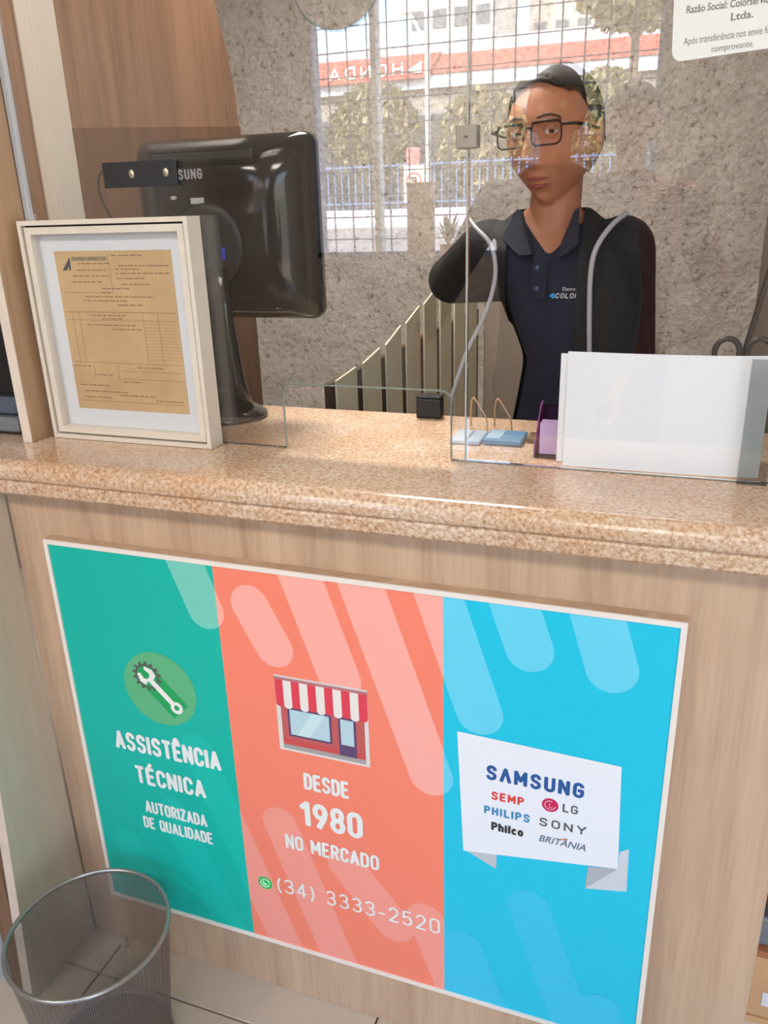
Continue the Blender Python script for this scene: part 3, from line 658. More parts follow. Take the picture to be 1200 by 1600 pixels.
G().lathe((-.845, .335, 1.0905), [(.106, 0), (.11, .004), (.108, .009), (.09, .018), (.06, .024), (.0001, .026)], 48, 1, .78).out('foot', mat('stand_plastic', (40, 38, 38), .15, coat=.6), mo, True)

# ================================================================= NOTICE ON THE GLASS
no = emp('paper_notice', (.08, .157, 1.62), 'white printed notice taped high on the glass, top right corner of the view', 'notice')
P = rrect(0, 0, .30, .22, .012)
rot = lambda p: (-.040 + p[0] - p[1] * .05, .1585, 1.616 + p[1] + p[0] * .062)
G().poly([rot(p) for p in P], .0006, (0, -1, 0)).out('sheet', mat('notice_paper', (232, 234, 230), .7), no)
M_nt = mat('notice_ink', (128, 122, 122), .9)
text('lettering', 'Razão Social: Colorservice Assistência', (-.028, 1.6665, .106, 1.6745), .1576, M_nt, no, .015, rotz=.03)
text('lettering', 'Ltda.', (.022, 1.6545, .046, 1.6625), .1576, M_nt, no, .015, rotz=.05)
text('lettering', 'Após transferência nos envie foto do', (-.028, 1.6335, .082, 1.6415), .1576, M_nt, no, 0, rotz=.05)
text('lettering', 'comprovante.', (.004, 1.6235, .050, 1.6305), .1576, M_nt, no, 0, rotz=.05)

# ================================================================= PAPERS AT THE RIGHT
M_paper = mat('white_paper', (254, 254, 255), .55, spec=.4)
def sheet(x0, x1, z0, z1, y, curl):
    bm = bmesh.new(); n = 16; A = []; B = []
    for k in range(n + 1):
        t = k / n; x = x0 + (x1 - x0) * t; yy = y + curl * max(0, t - .6) ** 2
        A.append(bm.verts.new((x, yy, z0))); B.append(bm.verts.new((x, yy + .002, z1 - .001 * math.sin(t * PI))))
    for k in range(n): bm.faces.new((A[k], A[k + 1], B[k + 1], B[k]))
    return me_of(bm)
p1 = put('paper_sheet', sheet(-.147, .122, 1.0925, 1.2625, .1690, .06), M_paper, smooth=True); tag(p1, 'large white paper sheet standing behind the glass at right, front one', 'paper', None)
p2 = put('paper_sheet', sheet(-.157, .11, 1.098, 1.259, .1725, .05), M_paper, smooth=True); tag(p2, 'white paper sheet peeping out left behind the front sheet', 'paper', None)
ac = emp('acrylic_strip', (.118, .152, 1.0905), 'clear acrylic sheet stand against the papers at the right edge', 'stand')
G().box((.093, .1500, 1.0906), (.131, .1520, 1.262)).out('upright', glass('clear_acrylic', .05, (225, 228, 228)), ac)
G().box((.093, .1522, 1.0906), (.131, .1585, 1.0930)).out('foot', MATS['clear_acrylic'], ac)

# lilac card holder
ch = emp('card_holder', (-.16, .25, 1.0905), 'lilac acrylic holder with business cards left of the white papers', 'holder')
g = G(); g.box((-.196, .205, 1.0906), (-.105, .275, 1.0926)); g.out('base', M_purple, ch)
M_lil = mat('lilac_edge', (150, 84, 148), .3, spec=.6)
for nm, xx in (('side_wall', -.196), ('side_wall', -.107)):
    G().poly([(xx, .205, 1.093), (xx, .275, 1.093), (xx, .275, 1.165), (xx, .262, 1.165), (xx, .205, 1.105)], .002, (1, 0, 0)).out(nm, M_purple, ch)
    G().tube([(xx, .205, 1.093), (xx, .205, 1.105), (xx, .262, 1.165), (xx, .275, 1.165), (xx, .275, 1.093)], .0011, 5).out('side_edge', M_lil, ch)
G().box((-.194, .272, 1.093), (-.108, .275, 1.16)).out('back_wall', M_purple, ch)
M_card = mat('lilac_card', (206, 180, 222), .6)
for k in range(4):
    o = G().box((-.190, .218 + k * .008, 1.094), (-.112, .2188 + k * .008, 1.143)).out('business_card', M_card, None)
    tag(o, ['frontmost', 'second', 'third', 'rearmost'][k] + ' pale lilac business card standing in the lilac holder', 'card', 'business cards in the lilac holder')
# blue packet, white packet and cable loops on the counter
def packet(x0, x1, y0, y1, z0, h, c, lab, name, cat, n=0):
    t = emp(name, ((x0 + x1) / 2, (y0 + y1) / 2, z0), lab, cat)
    G().box((x0, y0, z0), (x1, y1, z0 + h), min(.002, h / 3)).out('body', mat(name + '_c' + str(n), c, .4, var=.08, vscale=20), t)
    return t
t = packet(-.290, -.226, .258, .322, 1.0905, .010, (96, 146, 186), 'blue flat packet lying behind the glass beside the woman', 'blue_packet', 'packet')
G().box((-.286, .262, 1.1006), (-.262, .316, 1.1014)).out('label', mat('pale_blue_label', (150, 184, 206), .5), t)
t = packet(-.345, -.318, .250, .318, 1.0905, .008, (190, 204, 220), 'pale packet on the counter just inside the slot edge, left of the blue packet', 'pale_packet', 'packet', 1)
t = packet(-.316, -.293, .250, .318, 1.0905, .008, (168, 192, 216), 'pale blue packet squeezed between the pale one and the blue packet', 'pale_blue_packet', 'packet', 2)
t = packet(-.222, -.203, .285, .325, 1.0905, .009, (120, 92, 66), 'small brown box at the right end of the blue packet', 'brown_box', 'box', 3)
for j, (cx, lab) in enumerate(((-.315, 'thin cream cable loop rising behind the pale packet'), (-.272, 'thin cream cable loop rising behind the blue packet'))):
    o = G().tube(catmull([(cx + .016, .333, 1.092), (cx + .013, .336, 1.115), (cx, .34, 1.135), (cx - .012, .345, 1.148), (cx - .02, .36, 1.130), (cx - .022, .37, 1.0925)]), .0016, 6).out('cable_loop', mat('cream_cable', (190, 158, 120), .5), None, True)
    tag(o, lab, 'cable')
t = emp('black_box', (-.43, .41, 1.09), 'small black desk box at the back edge of the worktop behind the slot', 'box')
G().box((-.452, .405, 1.0905), (-.405, .434, 1.128), .003, 2).out('body', M_blackm, t)
G().box((-.453, .404, 1.1285), (-.404, .435, 1.1325), .0015).out('lid', M_blackm, t)
# pen cup with scissors and black rod behind the papers
pcx, pcy = .088, .255
t = emp('pen_cup', (pcx, pcy, 1.0905), 'dark pen cup hidden behind the white papers', 'cup')
G().lathe((pcx, pcy, 1.0905), [(.036, 0), (.038, .1), (.036, .1), (.034, .004), (.0001, .004)], 28).out('body', M_blackm, t, True)
t = emp('scissors', (pcx, pcy, 1.096), 'scissors with black ring handles standing behind the white papers', 'scissors')
for s_ in (-1, 1):
    c_ = (pcx + s_ * .0215, pcy, 1.2505); lp = []
    for k in range(24):
        a = 2 * PI * k / 24; lp.append((c_[0] + .0165 * math.cos(a) * (1 + .1 * math.sin(a)), pcy + s_ * .0015, c_[1 + 1] + .0225 * math.sin(a)))
    G().tube(lp, .0042, 8, closed=True).out('handle', M_blackm, t, True)
    G().tube([(pcx + s_ * .010, pcy + s_ * .0015, 1.236), (pcx + s_ * .002, pcy + s_ * .0015, 1.20)], [.005, .0042], 8).out('shank', M_blackm, t, True)
    G().poly([(pcx + s_ * .004, pcy + s_ * .0012, 1.205), (pcx - s_ * .006, pcy + s_ * .0012, 1.205), (pcx - s_ * .009, pcy + s_ * .0012, 1.10)], .0012).out('blade', M_metal, t)
o = G().tube([(pcx - .004, pcy + .014, 1.12), (pcx + .002, pcy + .012, 1.25), (pcx + .022, pcy + .012, 1.37), (pcx + .034, pcy + .012, 1.43)], [.0038, .0042, .0036, .003], 8).out('black_rod', mat('dark_brown_rod', (38, 26, 24), .35), None, True)
tag(o, 'long thin dark rod leaning right out of the pen cup at the right edge', 'rod')

# ================================================================= BEHIND THE COUNTER
M_slat = mat('cream_slat', (232, 226, 196), .6, var=.05, vscale=8)
M_gap = mat('brown_gap', (78, 60, 46), .8)
pt = emp('slatted_partition', (-.7, 1.3, 0), 'cream slatted partition with brown gaps left of the cabinet behind the counter', 'partition')
G().box((-.735, .62, .02), (-.718, 2.02, 1.10)).out('backing', M_gap, pt)
gaps = [.615, .781, .947, 1.115, 1.284, 1.457, 1.629, 1.807, 1.99]
tops = [1.108, 1.117, 1.135, 1.168, 1.20, 1.232, 1.248, 1.25, 1.24]
for k in range(8):
    a = gaps[k] + .022; b = gaps[k + 1] - .022
    G().poly([(-.716, a, .0), (-.716, b, .0), (-.716, b, tops[k + 1] - .004), (-.716, a, tops[k] - .004)], .005, (1, 0, 0)).out('slat', M_slat, pt)
cbn = emp('filing_cabinet', (-.45, 2.05, 0), 'taupe metal cabinet with pale top edge behind the woman', 'cabinet')
M_cab = mat('taupe_cabinet', (150, 136, 122), .4, var=.04, vscale=3)
G().box((-.69, 1.99, 0), (-.20, 2.30, 1.18), .004).out('body', M_cab, cbn)
G().box((-.695, 1.983, 1.1805), (-.195, 2.31, 1.195), .003).out('top_rim', mat('pale_rim', (214, 206, 190), .4), cbn)
G().box((-.695, 1.983, 1.1995), (-.195, 2.31, 1.209), .003).out('lid', mat('pale_rim', (214, 206, 190), .4), cbn)
G().box((-.69, 1.99, 1.195), (-.20, 2.30, 1.1995)).out('lid_gap', M_gap, cbn)
o = G().box((-.665, 2.0, 1.2093), (-.60, 2.06, 1.229), .004, 2).out('blue_box', mat('blue_card', (70, 140, 190), .5), None); tag(o, 'small blue box on top of the taupe cabinet', 'box')

# boxes beyond the right end of the counter
M_kraft = mat('kraft_cardboard', (214, 170, 124), .85, var=.06, vscale=12)
M_kraft2 = mat('pale_cardboard', (220, 192, 168), .85, var=.05, vscale=12)
for nm, z0, z1, m_, lab in (('cardboard_box', .0, .152, M_kraft2, 'pale cardboard box on the floor right of the counter, lowest of the stack'), ('cardboard_box', .153, .300, M_kraft, 'orange-brown cardboard box right of the counter, second from the floor')):
    t = emp(nm, (.41, .3, z0), lab, 'box')
    G().box((.212, .12, z0), (.60, .44, z1 - .002), .003).out('carton', m_, t)
    G().box((.2115, .119, z1 - .014), (.601, .441, z1), .001).out('lid', M_kraft if m_ is M_kraft2 else mat('brown_lid', (176, 112, 74), .8), t)
    G().box((.235, .1185, z0 + .03), (.27, .1192, z0 + .06)).out('label', mat('white_label', (226, 226, 230), .6), t)
t = emp('grey_case', (.41, .3, .301), 'grey and dark equipment case on top of the cardboard boxes', 'case')
G().box((.212, .13, .301), (.60, .44, .358), .004).out('base', M_grey, t); G().box((.214, .135, .3585), (.60, .44, .62), .006).out('body', mat('dark_case', (58, 54, 62), .5), t)

# ================================================================= WASTE BIN
bx, by, bh, br0, br1 = -.880, -.190, .289, .108, .137
bn = emp('wastebasket', (bx, by, 0), 'grey wire mesh wastebasket on the tiles in front of the counter', 'bin')
M_wire = mat('grey_wire', (128, 122, 120), .45, .5)
bm = bmesh.new(); N = 230
def rad(z): return br0 + (br1 - br0) * z / bh
for k in range(N):
    t = 2 * PI * k / N; dt = .00062 / br1
    q = [bm.verts.new((bx + rad(z) * math.cos(t + e), by + rad(z) * math.sin(t + e), z)) for z, e in ((.004, -dt), (.004, dt), (bh, dt), (bh, -dt))]; bm.faces.new(q)
nz = 84
for j in range(nz):
    z = .006 + (bh - .01) * j / nz
    A = []; B = []
    for k in range(64):
        t = 2 * PI * k / 64; A.append(bm.verts.new((bx + (rad(z) + .0004) * math.cos(t), by + (rad(z) + .0004) * math.sin(t), z))); B.append(bm.verts.new((bx + (rad(z) + .0004) * math.cos(t), by + (rad(z) + .0004) * math.sin(t), z + .0012)))
    for k in range(64): bm.faces.new((A[k], A[(k + 1) % 64], B[(k + 1) % 64], B[k]))
o = put('mesh_wall', me_of(bm), M_wire, bn); o['kind'] = 'stuff'
G().tube([(bx + br1 * math.cos(2 * PI * k / 64), by + br1 * math.sin(2 * PI * k / 64), bh) for k in range(64)], .0042, 10, closed=True).out('rim', mat('rim_metal', (166, 166, 164), .3, .8), bn, True)
G().tube([(bx + br0 * math.cos(2 * PI * k / 64), by + br0 * math.sin(2 * PI * k / 64), .004) for k in range(64)], .0038, 8, closed=True).out('base_ring', M_wire, bn, True)
G().lathe((bx, by, .003), [(.0001, 0), (br0, 0), (br0, .001), (.0001, .001)], 48).out('base_plate', mat('bin_base', (104, 92, 88), .5, .3), bn)
o = G().ell((-1.0, .004, .0045), (.014, .007, .0045), Euler((0, 0, -.3)).to_matrix()).out('plastic_cap', mat('dull_white', (190, 178, 168), .5), None, True); tag(o, 'small white plastic scrap on the floor against the counter base', 'scrap')
for v in o.data.vertices: v.co.z = max(v.co.z, .0005 - 0)
#PEOPLE
# ================================================================= PEOPLE
M_skin = mat('warm_skin', (186, 124, 92), .5, var=.06, vscale=25, bump=.15, bscale=700)
M_hair = mat('dark_hair', (40, 27, 22), .62, var=.3, vscale=60, stretch=(1, .2, 1))
M_eye = mat('eye_white', (214, 206, 198), .15); M_iris = mat('brown_iris', (40, 24, 16), .3, spec=.3)
M_lip = mat('lip_red', (150, 66, 62), .4); M_navy = mat('navy_pique', (28, 32, 52), .9, bump=.4, bscale=900)
M_jacket = mat('black_jacket', (17, 17, 21), .75, bump=.4, bscale=300); M_pipe = mat('silver_piping', (172, 172, 180), .4)
def smooth(a, b, x): t = max(0, min(1, (x - a) / (b - a))); return t * t * (3 - 2 * t)
def head_point(u, v, female=True):
    """u around (0 = face front, -Y), v from chin pole to crown; returns head-local point, origin between the eyes at mid depth"""
    sx, sy, sz = math.sin(u) * math.sin(v), -math.cos(u) * math.sin(v), -math.cos(v)
    x = .078 * sx; y = .094 * sy; z = (.118 if sz < 0 else .104) * sz
    lo = smooth(-.02, -.116, z) if z < 0 else 0
    x *= 1 - .40 * lo ** 1.2
    if sy < 0: y *= 1 - .10 * lo
    else:
        y *= 1 - .62 * smooth(-.0, -.10, z)
    up = smooth(.06, .114, z); x *= 1 + .04 * up
    if sy < 0:
        f = -sy; e = math.exp
        y -= .026 * f * e(-(x / .0125) ** 2) * (smooth(.012, -.040, z) * (1 - smooth(-.044, -.058, z)))
        y -= .010 * f * e(-(x / .019) ** 2 - ((z + .045) / .010) ** 2)
        for s in (-1, 1):
            y += .0125 * e(-((x - s * .031) / .0165) ** 2 - ((z + .001) / .0125) ** 2)
            y -= .0035 * e(-((x - s * .030) / .020) ** 2 - ((z - .021) / .010) ** 2)
            y -= .005 * e(-((x - s * .042) / .018) ** 2 - ((z + .036) / .018) ** 2)
            y += .003 * e(-((x - s * .026) / .006) ** 2 - ((z + .058) / .02) ** 2)
        y -= .0045 * e(-(x / .020) ** 2 - ((z + .071) / .0050) ** 2)
        y -= .0055 * e(-(x / .017) ** 2 - ((z + .0815) / .0055) ** 2)
        y += .003 * e(-(x / .018) ** 2 - ((z + .0762) / .0018) ** 2)
        y += .004 * e(-(x / .022) ** 2 - ((z + .092) / .005) ** 2)
        y -= .007 * e(-(x / .018) ** 2 - ((z + .107) / .011) ** 2)
    return Vector((x, y, z))
def head_grid(M, nu=150, nv=120, grow=0., keep=None):
    bm = bmesh.new(); R = []
    for j in range(nv + 1):
        v = PI * (.003 + .994 * j / nv); row = []
        for i in range(nu):
            u = 2 * PI * i / nu; p = head_point(u, v)
            if grow: d_ = Vector((p.x / .074 ** 2, p.y / .094 ** 2, p.z / .114 ** 2)).normalized(); p = p + d_ * (grow(p) if callable(grow) else grow)
            row.append((p, bm.verts.new(M @ p)))
        R.append(row)
    for j in range(nv):
        for i in range(nu):
            q = (R[j][i], R[j][(i + 1) % nu], R[j + 1][(i + 1) % nu], R[j + 1][i])
            c = sum((a[0] for a in q), Vector()) / 4
            if keep is None or keep(c): bm.faces.new([a[1] for a in q])
    if keep is None: bm.faces.new([a[1] for a in R[0]][::-1]); bm.faces.new([a[1] for a in R[-1]])
    bmesh.ops.recalc_face_normals(bm, faces=bm.faces[:])
    for v in [v for v in bm.verts if not v.link_faces]: bm.verts.remove(v)
    if keep is not None:
        B = [v for v in bm.verts if v.is_boundary]
        for _ in range(14):
            N_ = {v: sum((e.other_vert(v).co for e in v.link_edges if e.is_boundary), Vector()) / max(1, sum(e.is_boundary for e in v.link_edges)) for v in B}
            for v, q in N_.items(): v.co = v.co * .5 + q * .5
    return bm
def hand(g, wrist, d, n, th, curl=.5, L=.175):
    """palm, four unequal fingers and a thumb; d = pointing direction, n = back of the hand, th = side the thumb is on"""
    d = Vector(d).normalized(); n = Vector(n); n = (n - d * n.dot(d)).normalized(); s = Vector(th); s = (s - d * s.dot(d) - n * s.dot(n)).normalized(); w0 = Vector(wrist)
    k = L / .175
    for t in (-.026, -.009, .009, .026): g.cap(w0 + s * t * .55 * k, .013 * k, w0 + d * .078 * k + s * t * k, .0115 * k, 10)
    for t, l in ((.029, .070), (.0105, .080), (-.009, .074), (-.027, .058)):
        p = w0 + d * .080 * k + s * t * k; a = curl * .35; q = d.copy(); r = .0088 * k
        for m_, sg in enumerate((.45, .32, .23)):
            q = (d * math.cos(a) - n * math.sin(a)).normalized(); p2 = p + q * l * sg * k; g.cap(p, r, p2, r * .9, 8); p = p2; r *= .9; a += curl * .75
    p = w0 + d * .018 * k + s * .024 * k; q = (d * .55 + s * .8 - n * .25).normalized(); p2 = p + q * .042 * k; g.cap(p, .0125 * k, p2, .0105 * k, 8)
    q = (d * .85 + s * .35 - n * .35).normalized(); g.cap(p2, .0105 * k, p2 + q * .03 * k, .0085 * k, 8)
def foot(g, ank, d, grow=0., only_sole=False):
    d = Vector(d).normalized(); a = Vector(ank)
    g.cap(a, .036 + grow, Vector((a.x, a.y, .045)) - d * .03, .036 + grow, 12)
    g.cap(Vector((a.x, a.y, .040)) - d * .035, .034 + grow, Vector((a.x, a.y, .036)) + d * .12, .030 + grow, 12)
    g.cap(Vector((a.x, a.y, .036)) + d * .09, .034 + grow, Vector((a.x, a.y, .030)) + d * .165, .024 + grow, 12)
def build_person(root, J, M, colours, fine, hair, jacket_cut=None, polo_cut=None, glasses=False, hairgrow=.009, sleeve='long'):
    """J: joints; one continuous skin surface, then clothing, hair and face parts as children"""
    def torso(g, gr): g.loft([(x, y, z, rx + gr, ry + gr) for x, y, z, rx, ry in J['torso']], 36)
    def arms(g, gr, long=True, frac=1.):
        for s in ('R', 'L'):
            S, E_, W_ = [Vector(J[k + s]) for k in ('sh', 'el', 'wr')]; r0, r1, r2 = J.get('ar', (.045, .035, .024))
            g.cap(S, r0 + gr, E_, r1 + gr)
            if long: g.cap(E_, r1 + gr, E_.lerp(W_, frac), (r1 + (r2 - r1) * frac) + gr)
    def legs(g, gr):
        for s in ('R', 'L'):
            H_, K, A = [Vector(J[k + s]) for k in ('hip', 'kn', 'an')]; g.cap(H_, .080 + gr, K, .052 + gr, 18); g.cap(K, .052 + gr, A, .034 + gr, 18)
            g.ell(K.lerp(A, .3) + Vector((0, .012, 0)), (.05 + gr, .055 + gr, .11))
    g = G(); torso(g, 0); arms(g, 0); legs(g, 0); g.add(head_grid(M, *( (150, 120) if fine else (60, 44))))
    sc_h = M.to_scale()[0]
    nk = M @ Vector((0, .018, -.06)); g.cap(nk, .046, Vector(J['neck']), .050, 24)
    g.cap(M @ Vector((0, .01, -.085)), .038, Vector(J['neck']), .048, 24)
    for s in (-1, 1):
        g.ell(M @ Vector((s * .079, .008, -.008)), (.008, .018, .030), (M.to_3x3().normalized() @ Euler((.2, 0, s * .35)).to_matrix()))
    for s in ('R', 'L'): hand(g, J['wr' + s], *J['hand' + s])
    for s in ('R', 'L'): foot(g, J['an' + s], J.get('foot', (0, -1, 0)), -.004)
    me = remesh(g, .0034 if fine else .008, 2 if fine else 3); body = put('body', me, M_skin, root, True)
    # garments
    g = G(); legs(g, .016); g.loft([(x, y, z, rx + .012, ry + .012) for x, y, z, rx, ry in J['torso'] if z <= J.get('waist', 1.02)], 36)
    me = cut(remesh(g, .009, 6), lambda c, n: c.z > .075); put('trousers', me, colours['trousers'], root, True)
    g = G(); torso(g, .007); arms(g, .012, sleeve == 'all', .9)
    me = remesh(g, .0055 if fine else .01, 8)
    nz = J['neck'][2]; top = J['torso'][-1][2]
    me = cut(me, (polo_cut or (lambda c, n: c.z < top + .0)) if True else None)
    me = cut(me, lambda c, n: c.z > J.get('waist', 1.02) - .04)
    shirt = put('polo_shirt' if fine else 'shirt', me, colours['shirt'], root, True)
    if jacket_cut:
        g = G(); torso(g, .017); arms(g, .019, True, .93)
        me = cut(remesh(g, .006, 8), jacket_cut); put('jacket', me, colours['jacket'], root, True)
    for s in ('R', 'L'):
        g = G(); foot(g, J['an' + s], J.get('foot', (0, -1, 0)), .006); me = cut(remesh(g, .006, 3), lambda c, n: c.z < .115)
        for v in me.vertices: v.co.z = max(v.co.z, .002)
        put('shoe', me, M_blackm, root, True)
    # hair: an outer shell over the scalp
    bm = head_grid(M, 120, 90, hairgrow, hair); me = me_of(bm); h = put('hair', me, M_hair, root, True)
    q = h.modifiers.new('s', 'SOLIDIFY'); q.thickness = .006; q.offset = -1
    # eyes
    for s in (-1, 1):
        c = M @ Vector((s * .0305, -.0745, .000)); R3 = M.to_3x3().normalized()
        e = G().ell(c, (.0118 * sc_h,) * 3, None, 24, 16).out('eye', M_eye, root, True)
        if fine:
            look = J.get('look', R3 @ Vector((0, -1, 0))); look = Vector(look).normalized(); qd = look.to_track_quat('-Y', 'Z').to_matrix()
            G().ell(c + look * .0073 * sc_h, (.0068 * sc_h, .0050 * sc_h, .0068 * sc_h), qd).out('iris', M_iris, e, True)
            # upper and lower lids
            for nm, a0, a1, zz in (('upper_eyelid', 6, 85, 1), ('lower_eyelid', -70, -24, 1)):
                bm = bmesh.new(); rows = []
                for j in range(7):
                    el = math.radians(a0 + (a1 - a0) * j / 6); row = []
                    for k in range(17):
                        az = math.radians(-80 + 160 * k / 16); droop = .16 * (az / 1.4) ** 2 * (-1 if a0 > 0 else 1)
                        ee = el + droop; row.append(bm.verts.new(c + R3 @ (Vector((math.sin(az) * math.cos(ee), -math.cos(az) * math.cos(ee), math.sin(ee))) * .0131 * sc_h)))
                    rows.append(row)
                for A, B in zip(rows, rows[1:]):
                    for k in range(16): bm.faces.new((A[k], A[k + 1], B[k + 1], B[k]))
                bmesh.ops.recalc_face_normals(bm, faces=bm.faces[:]); put(nm, me_of(bm), M_skin, root, True)
    if fine:
        for s in (-1, 1):
            P = [M @ head_surf(s * a, b, -.0012) for a, b in ((.013, .0195), (.024, .0225), (.036, .0225), (.047, .0175))]
            G().tube(catmull(P, 4), [.0012] + [.0020] * 11 + [.0008], 6).out('eyebrow', M_hair, root, True)
        for nm, zc, hh in (('upper_lip', -.0718, .0032), ('lower_lip', -.0808, .0040)):
            g = G(); P = [M @ head_surf(x_, zc + (.0018 * (1 - abs(x_) / .022)) * (1 if nm[0] == 'u' else -1) - .0008 + .0022 * (abs(x_) / .022) ** 2, -.0002) for x_ in [-.022 + .044 * k / 10 for k in range(11)]]
            g.tube(P, [hh * max(.15, math.sin(PI * (k + .6) / 11.2)) for k in range(11)], 8).out(nm, M_lip, root, True)
    return body
def head_surf(x, z, out=0.):
    """front surface point at lateral x and height z"""
    best = None
    for j in range(20, 110):
        v = PI * j / 130
        for i in range(-30, 31):
            u = i * .045; p = head_point(u, v); e_ = (p.x - x) ** 2 + (p.z - z) ** 2
            if best is None or e_ < best[0]: best = (e_, p)
    p = best[1]; return Vector((x, p.y + out, z))
def head_matrix(c, yaw, pitch=0., roll=0., s=1.): return Matrix.Translation(c) @ Matrix.Rotation(yaw, 4, 'Z') @ Matrix.Rotation(pitch, 4, 'X') @ Matrix.Rotation(roll, 4, 'Y') @ Matrix.Scale(s, 4)
HC = Vector((-.249, .628, 1.578))
wm = emp('person', (-.20, .63, 0), 'woman in glasses, navy polo and black jacket with silver piping standing behind the counter', 'person')
HM = head_matrix(HC, -.30, 0.0, -.03, 1.06)
J = dict(torso=[(-.165, .64, .80, .10, .08), (-.165, .64, .88, .150, .108), (-.165, .64, .96, .148, .105), (-.168, .64, 1.04, .130, .095), (-.172, .64, 1.10, .116, .088), (-.172, .64, 1.17, .106, .086), (-.192, .64, 1.25, .118, .092), (-.212, .64, 1.32, .128, .090), (-.238, .645, 1.38, .138, .072), (-.247, .655, 1.405, .118, .062), (-.25, .66, 1.428, .082, .052), (-.25, .662, 1.452, .052, .046)],
         neck=(-.248, .648, 1.41), shR=(-.372, .655, 1.375), elR=(-.500, .835, 1.305), wrR=(-.315, .865, 1.300), shL=(-.118, .650, 1.375), elL=(-.090, .675, 1.12), wrL=(-.085, .60, .90),
         handR=((1, -.1, -.15), (0, 1, .1), (0, -.1, 1), .7, .165), handL=((.0, -.12, -1), (1, 0, 0), (0, -1, 0), .5, .165),
         hipR=(-.245, .64, .84), hipL=(-.085, .64, .84), knR=(-.255, .63, .46), knL=(-.075, .63, .46), anR=(-.26, .65, .09), anL=(-.07, .65, .09), look=(.25, -1.62, -.11), ar=(.044, .035, .024))
def hairf(c):
    if c.z > .102: return True
    front = -.030 - .0 + 0
    line = .070 + .012 * math.cos(c.x * 40)      # hairline height on the forehead
    if c.y < -.052: return c.z > line - .004
    if c.y < .0: return c.z > .006 + .060 * smooth(-.005, -.052, c.y)
    return c.z > (.004 if c.y < .022 else -.062)
def polo_c(c, n):
    if c.z > 1.46: return False
    if c.y < .645 and c.z > 1.368 + 1.15 * abs(c.x + .240): return False
    return (c.z < 1.40 or (c.xy - Vector((-.25, .66))).length > .060 or c.y > .66)
def jack_c(c, n):
    if c.z > 1.462: return False
    if c.y < .645 and -.322 + .10 * (1.40 - c.z) * 0 < c.x < -.186: return False
    if c.z > 1.45 and c.y < .64: return False
    return c.z > 1.0
build_person(wm, J, HM, dict(trousers=mat('charcoal_trousers', (26, 24, 26), .85), shirt=M_navy, jacket=M_jacket), True, hairf, jack_c, polo_c, hairgrow=lambda p: .0035 + .0055 * smooth(.0, .08, p.z) * (1 if p.y > -.06 else .6))
# bun at the back of the head
G().ell(HM @ Vector((0, .102, .022)), (.034, .028, .034), HM.to_3x3().normalized()).out('hair_bun', M_hair, wm, True)
# spectacles
M_spec = mat('dark_spectacle_frame', (24, 17, 15), .5, spec=.2)
sg = None
spx = G(); yy = -.101
for s in (-1, 1):
    P = [HM @ Vector((s * (.0325) + p[0], yy + abs(p[0] + s * .0) * 0 + .0035 * (abs(s * .0325 + p[0]) / .05) ** 2, p[1] - .004)) for p in rrect(-.0255, -.0185, .0255, .0165, .011, 5)]
    spx.tube(P, .0017, 6, closed=True)
    P2 = [HM @ Vector((s * (.0325) + p[0], yy + .0035 * (abs(s * .0325 + p[0]) / .05) ** 2, p[1] - .004)) for p in [(-.0245, .0155), (0, .0168), (.0245, .0155)]]
    spx.tube(P2, .0026, 6)
    spx.tube([HM @ Vector((s * .0575, -.0975, .006)), HM @ Vector((s * .0775, -.080, .006)), HM @ Vector((s * .084, -.03, .003)), HM @ Vector((s * .084, .008, .002)), HM @ Vector((s * .083, .022, -.016))], [.0028, .0028, .0024, .002, .0018], 6)
spx.tube([HM @ Vector((-.008, yy + .0005, .003)), HM @ Vector((0, yy - .002, .006)), HM @ Vector((.008, yy + .0005, .003))], .0018, 6)
sp_o = spx.out('spectacles', M_spec, wm, True)
for s in (-1, 1):
    G().poly([HM @ Vector((s * .0325 + p[0], yy + .0035 * (abs(s * .0325 + p[0]) / .05) ** 2, p[1] - .004)) for p in rrect(-.025, -.018, .025, .016, .0105, 5)]).out('lens', M_frglass, sp_o)
# collar of the polo, placket, buttons, chest lettering
M_collar = mat('slate_collar', (38, 40, 54), .9, bump=.4, bscale=900)
cl_ = G(); cl_.poly([(-.308, .607, 1.452), (-.332, .588, 1.400), (-.292, .548, 1.372), (-.266, .536, 1.374), (-.284, .560, 1.412), (-.297, .600, 1.448)], .004, (-.4, -1, .3)); cl_.out('collar_flap', M_collar, wm)
cl_ = G(); cl_.poly([(-.196, .607, 1.452), (-.188, .560, 1.392), (-.204, .545, 1.376), (-.226, .536, 1.366), (-.214, .560, 1.405), (-.203, .600, 1.447)], .004, (.4, -1, .3)); cl_.out('collar_flap', M_collar, wm)
cl_ = G(); cl_.poly([(-.262, .5385, 1.378), (-.270, .537, 1.330), (-.262, .5375, 1.295), (-.240, .5375, 1.295), (-.240, .5385, 1.366)], .003, (0, -1, 0)); cl_.out('placket', M_navy, wm)
for bz in (1.352, 1.315): G().ell((-.256, .533, bz), (.0042, .0015, .0042)).out('button', mat('blue_button', (70, 90, 130), .3), wm, True)
M_logo = mat('chest_print', (206, 208, 214), .7)
strokes('chest_lettering', 'COLOR', (-.222, 1.297, -.180, 1.3065), .5365, M_logo, wm, .2, .2, shear=.1)
text('chest_lettering', 'Eletro', (-.209, 1.3105, -.186, 1.3175), .5365, M_logo, wm, 0)
G().poly([(-.233, .5363, 1.3015), (-.226, .5363, 1.307), (-.2225, .5363, 1.3035), (-.2225, .5363, 1.2985), (-.226, .5363, 1.2965)]).out('chest_mark', mat('chest_cyan', (30, 150, 205), .6), wm)
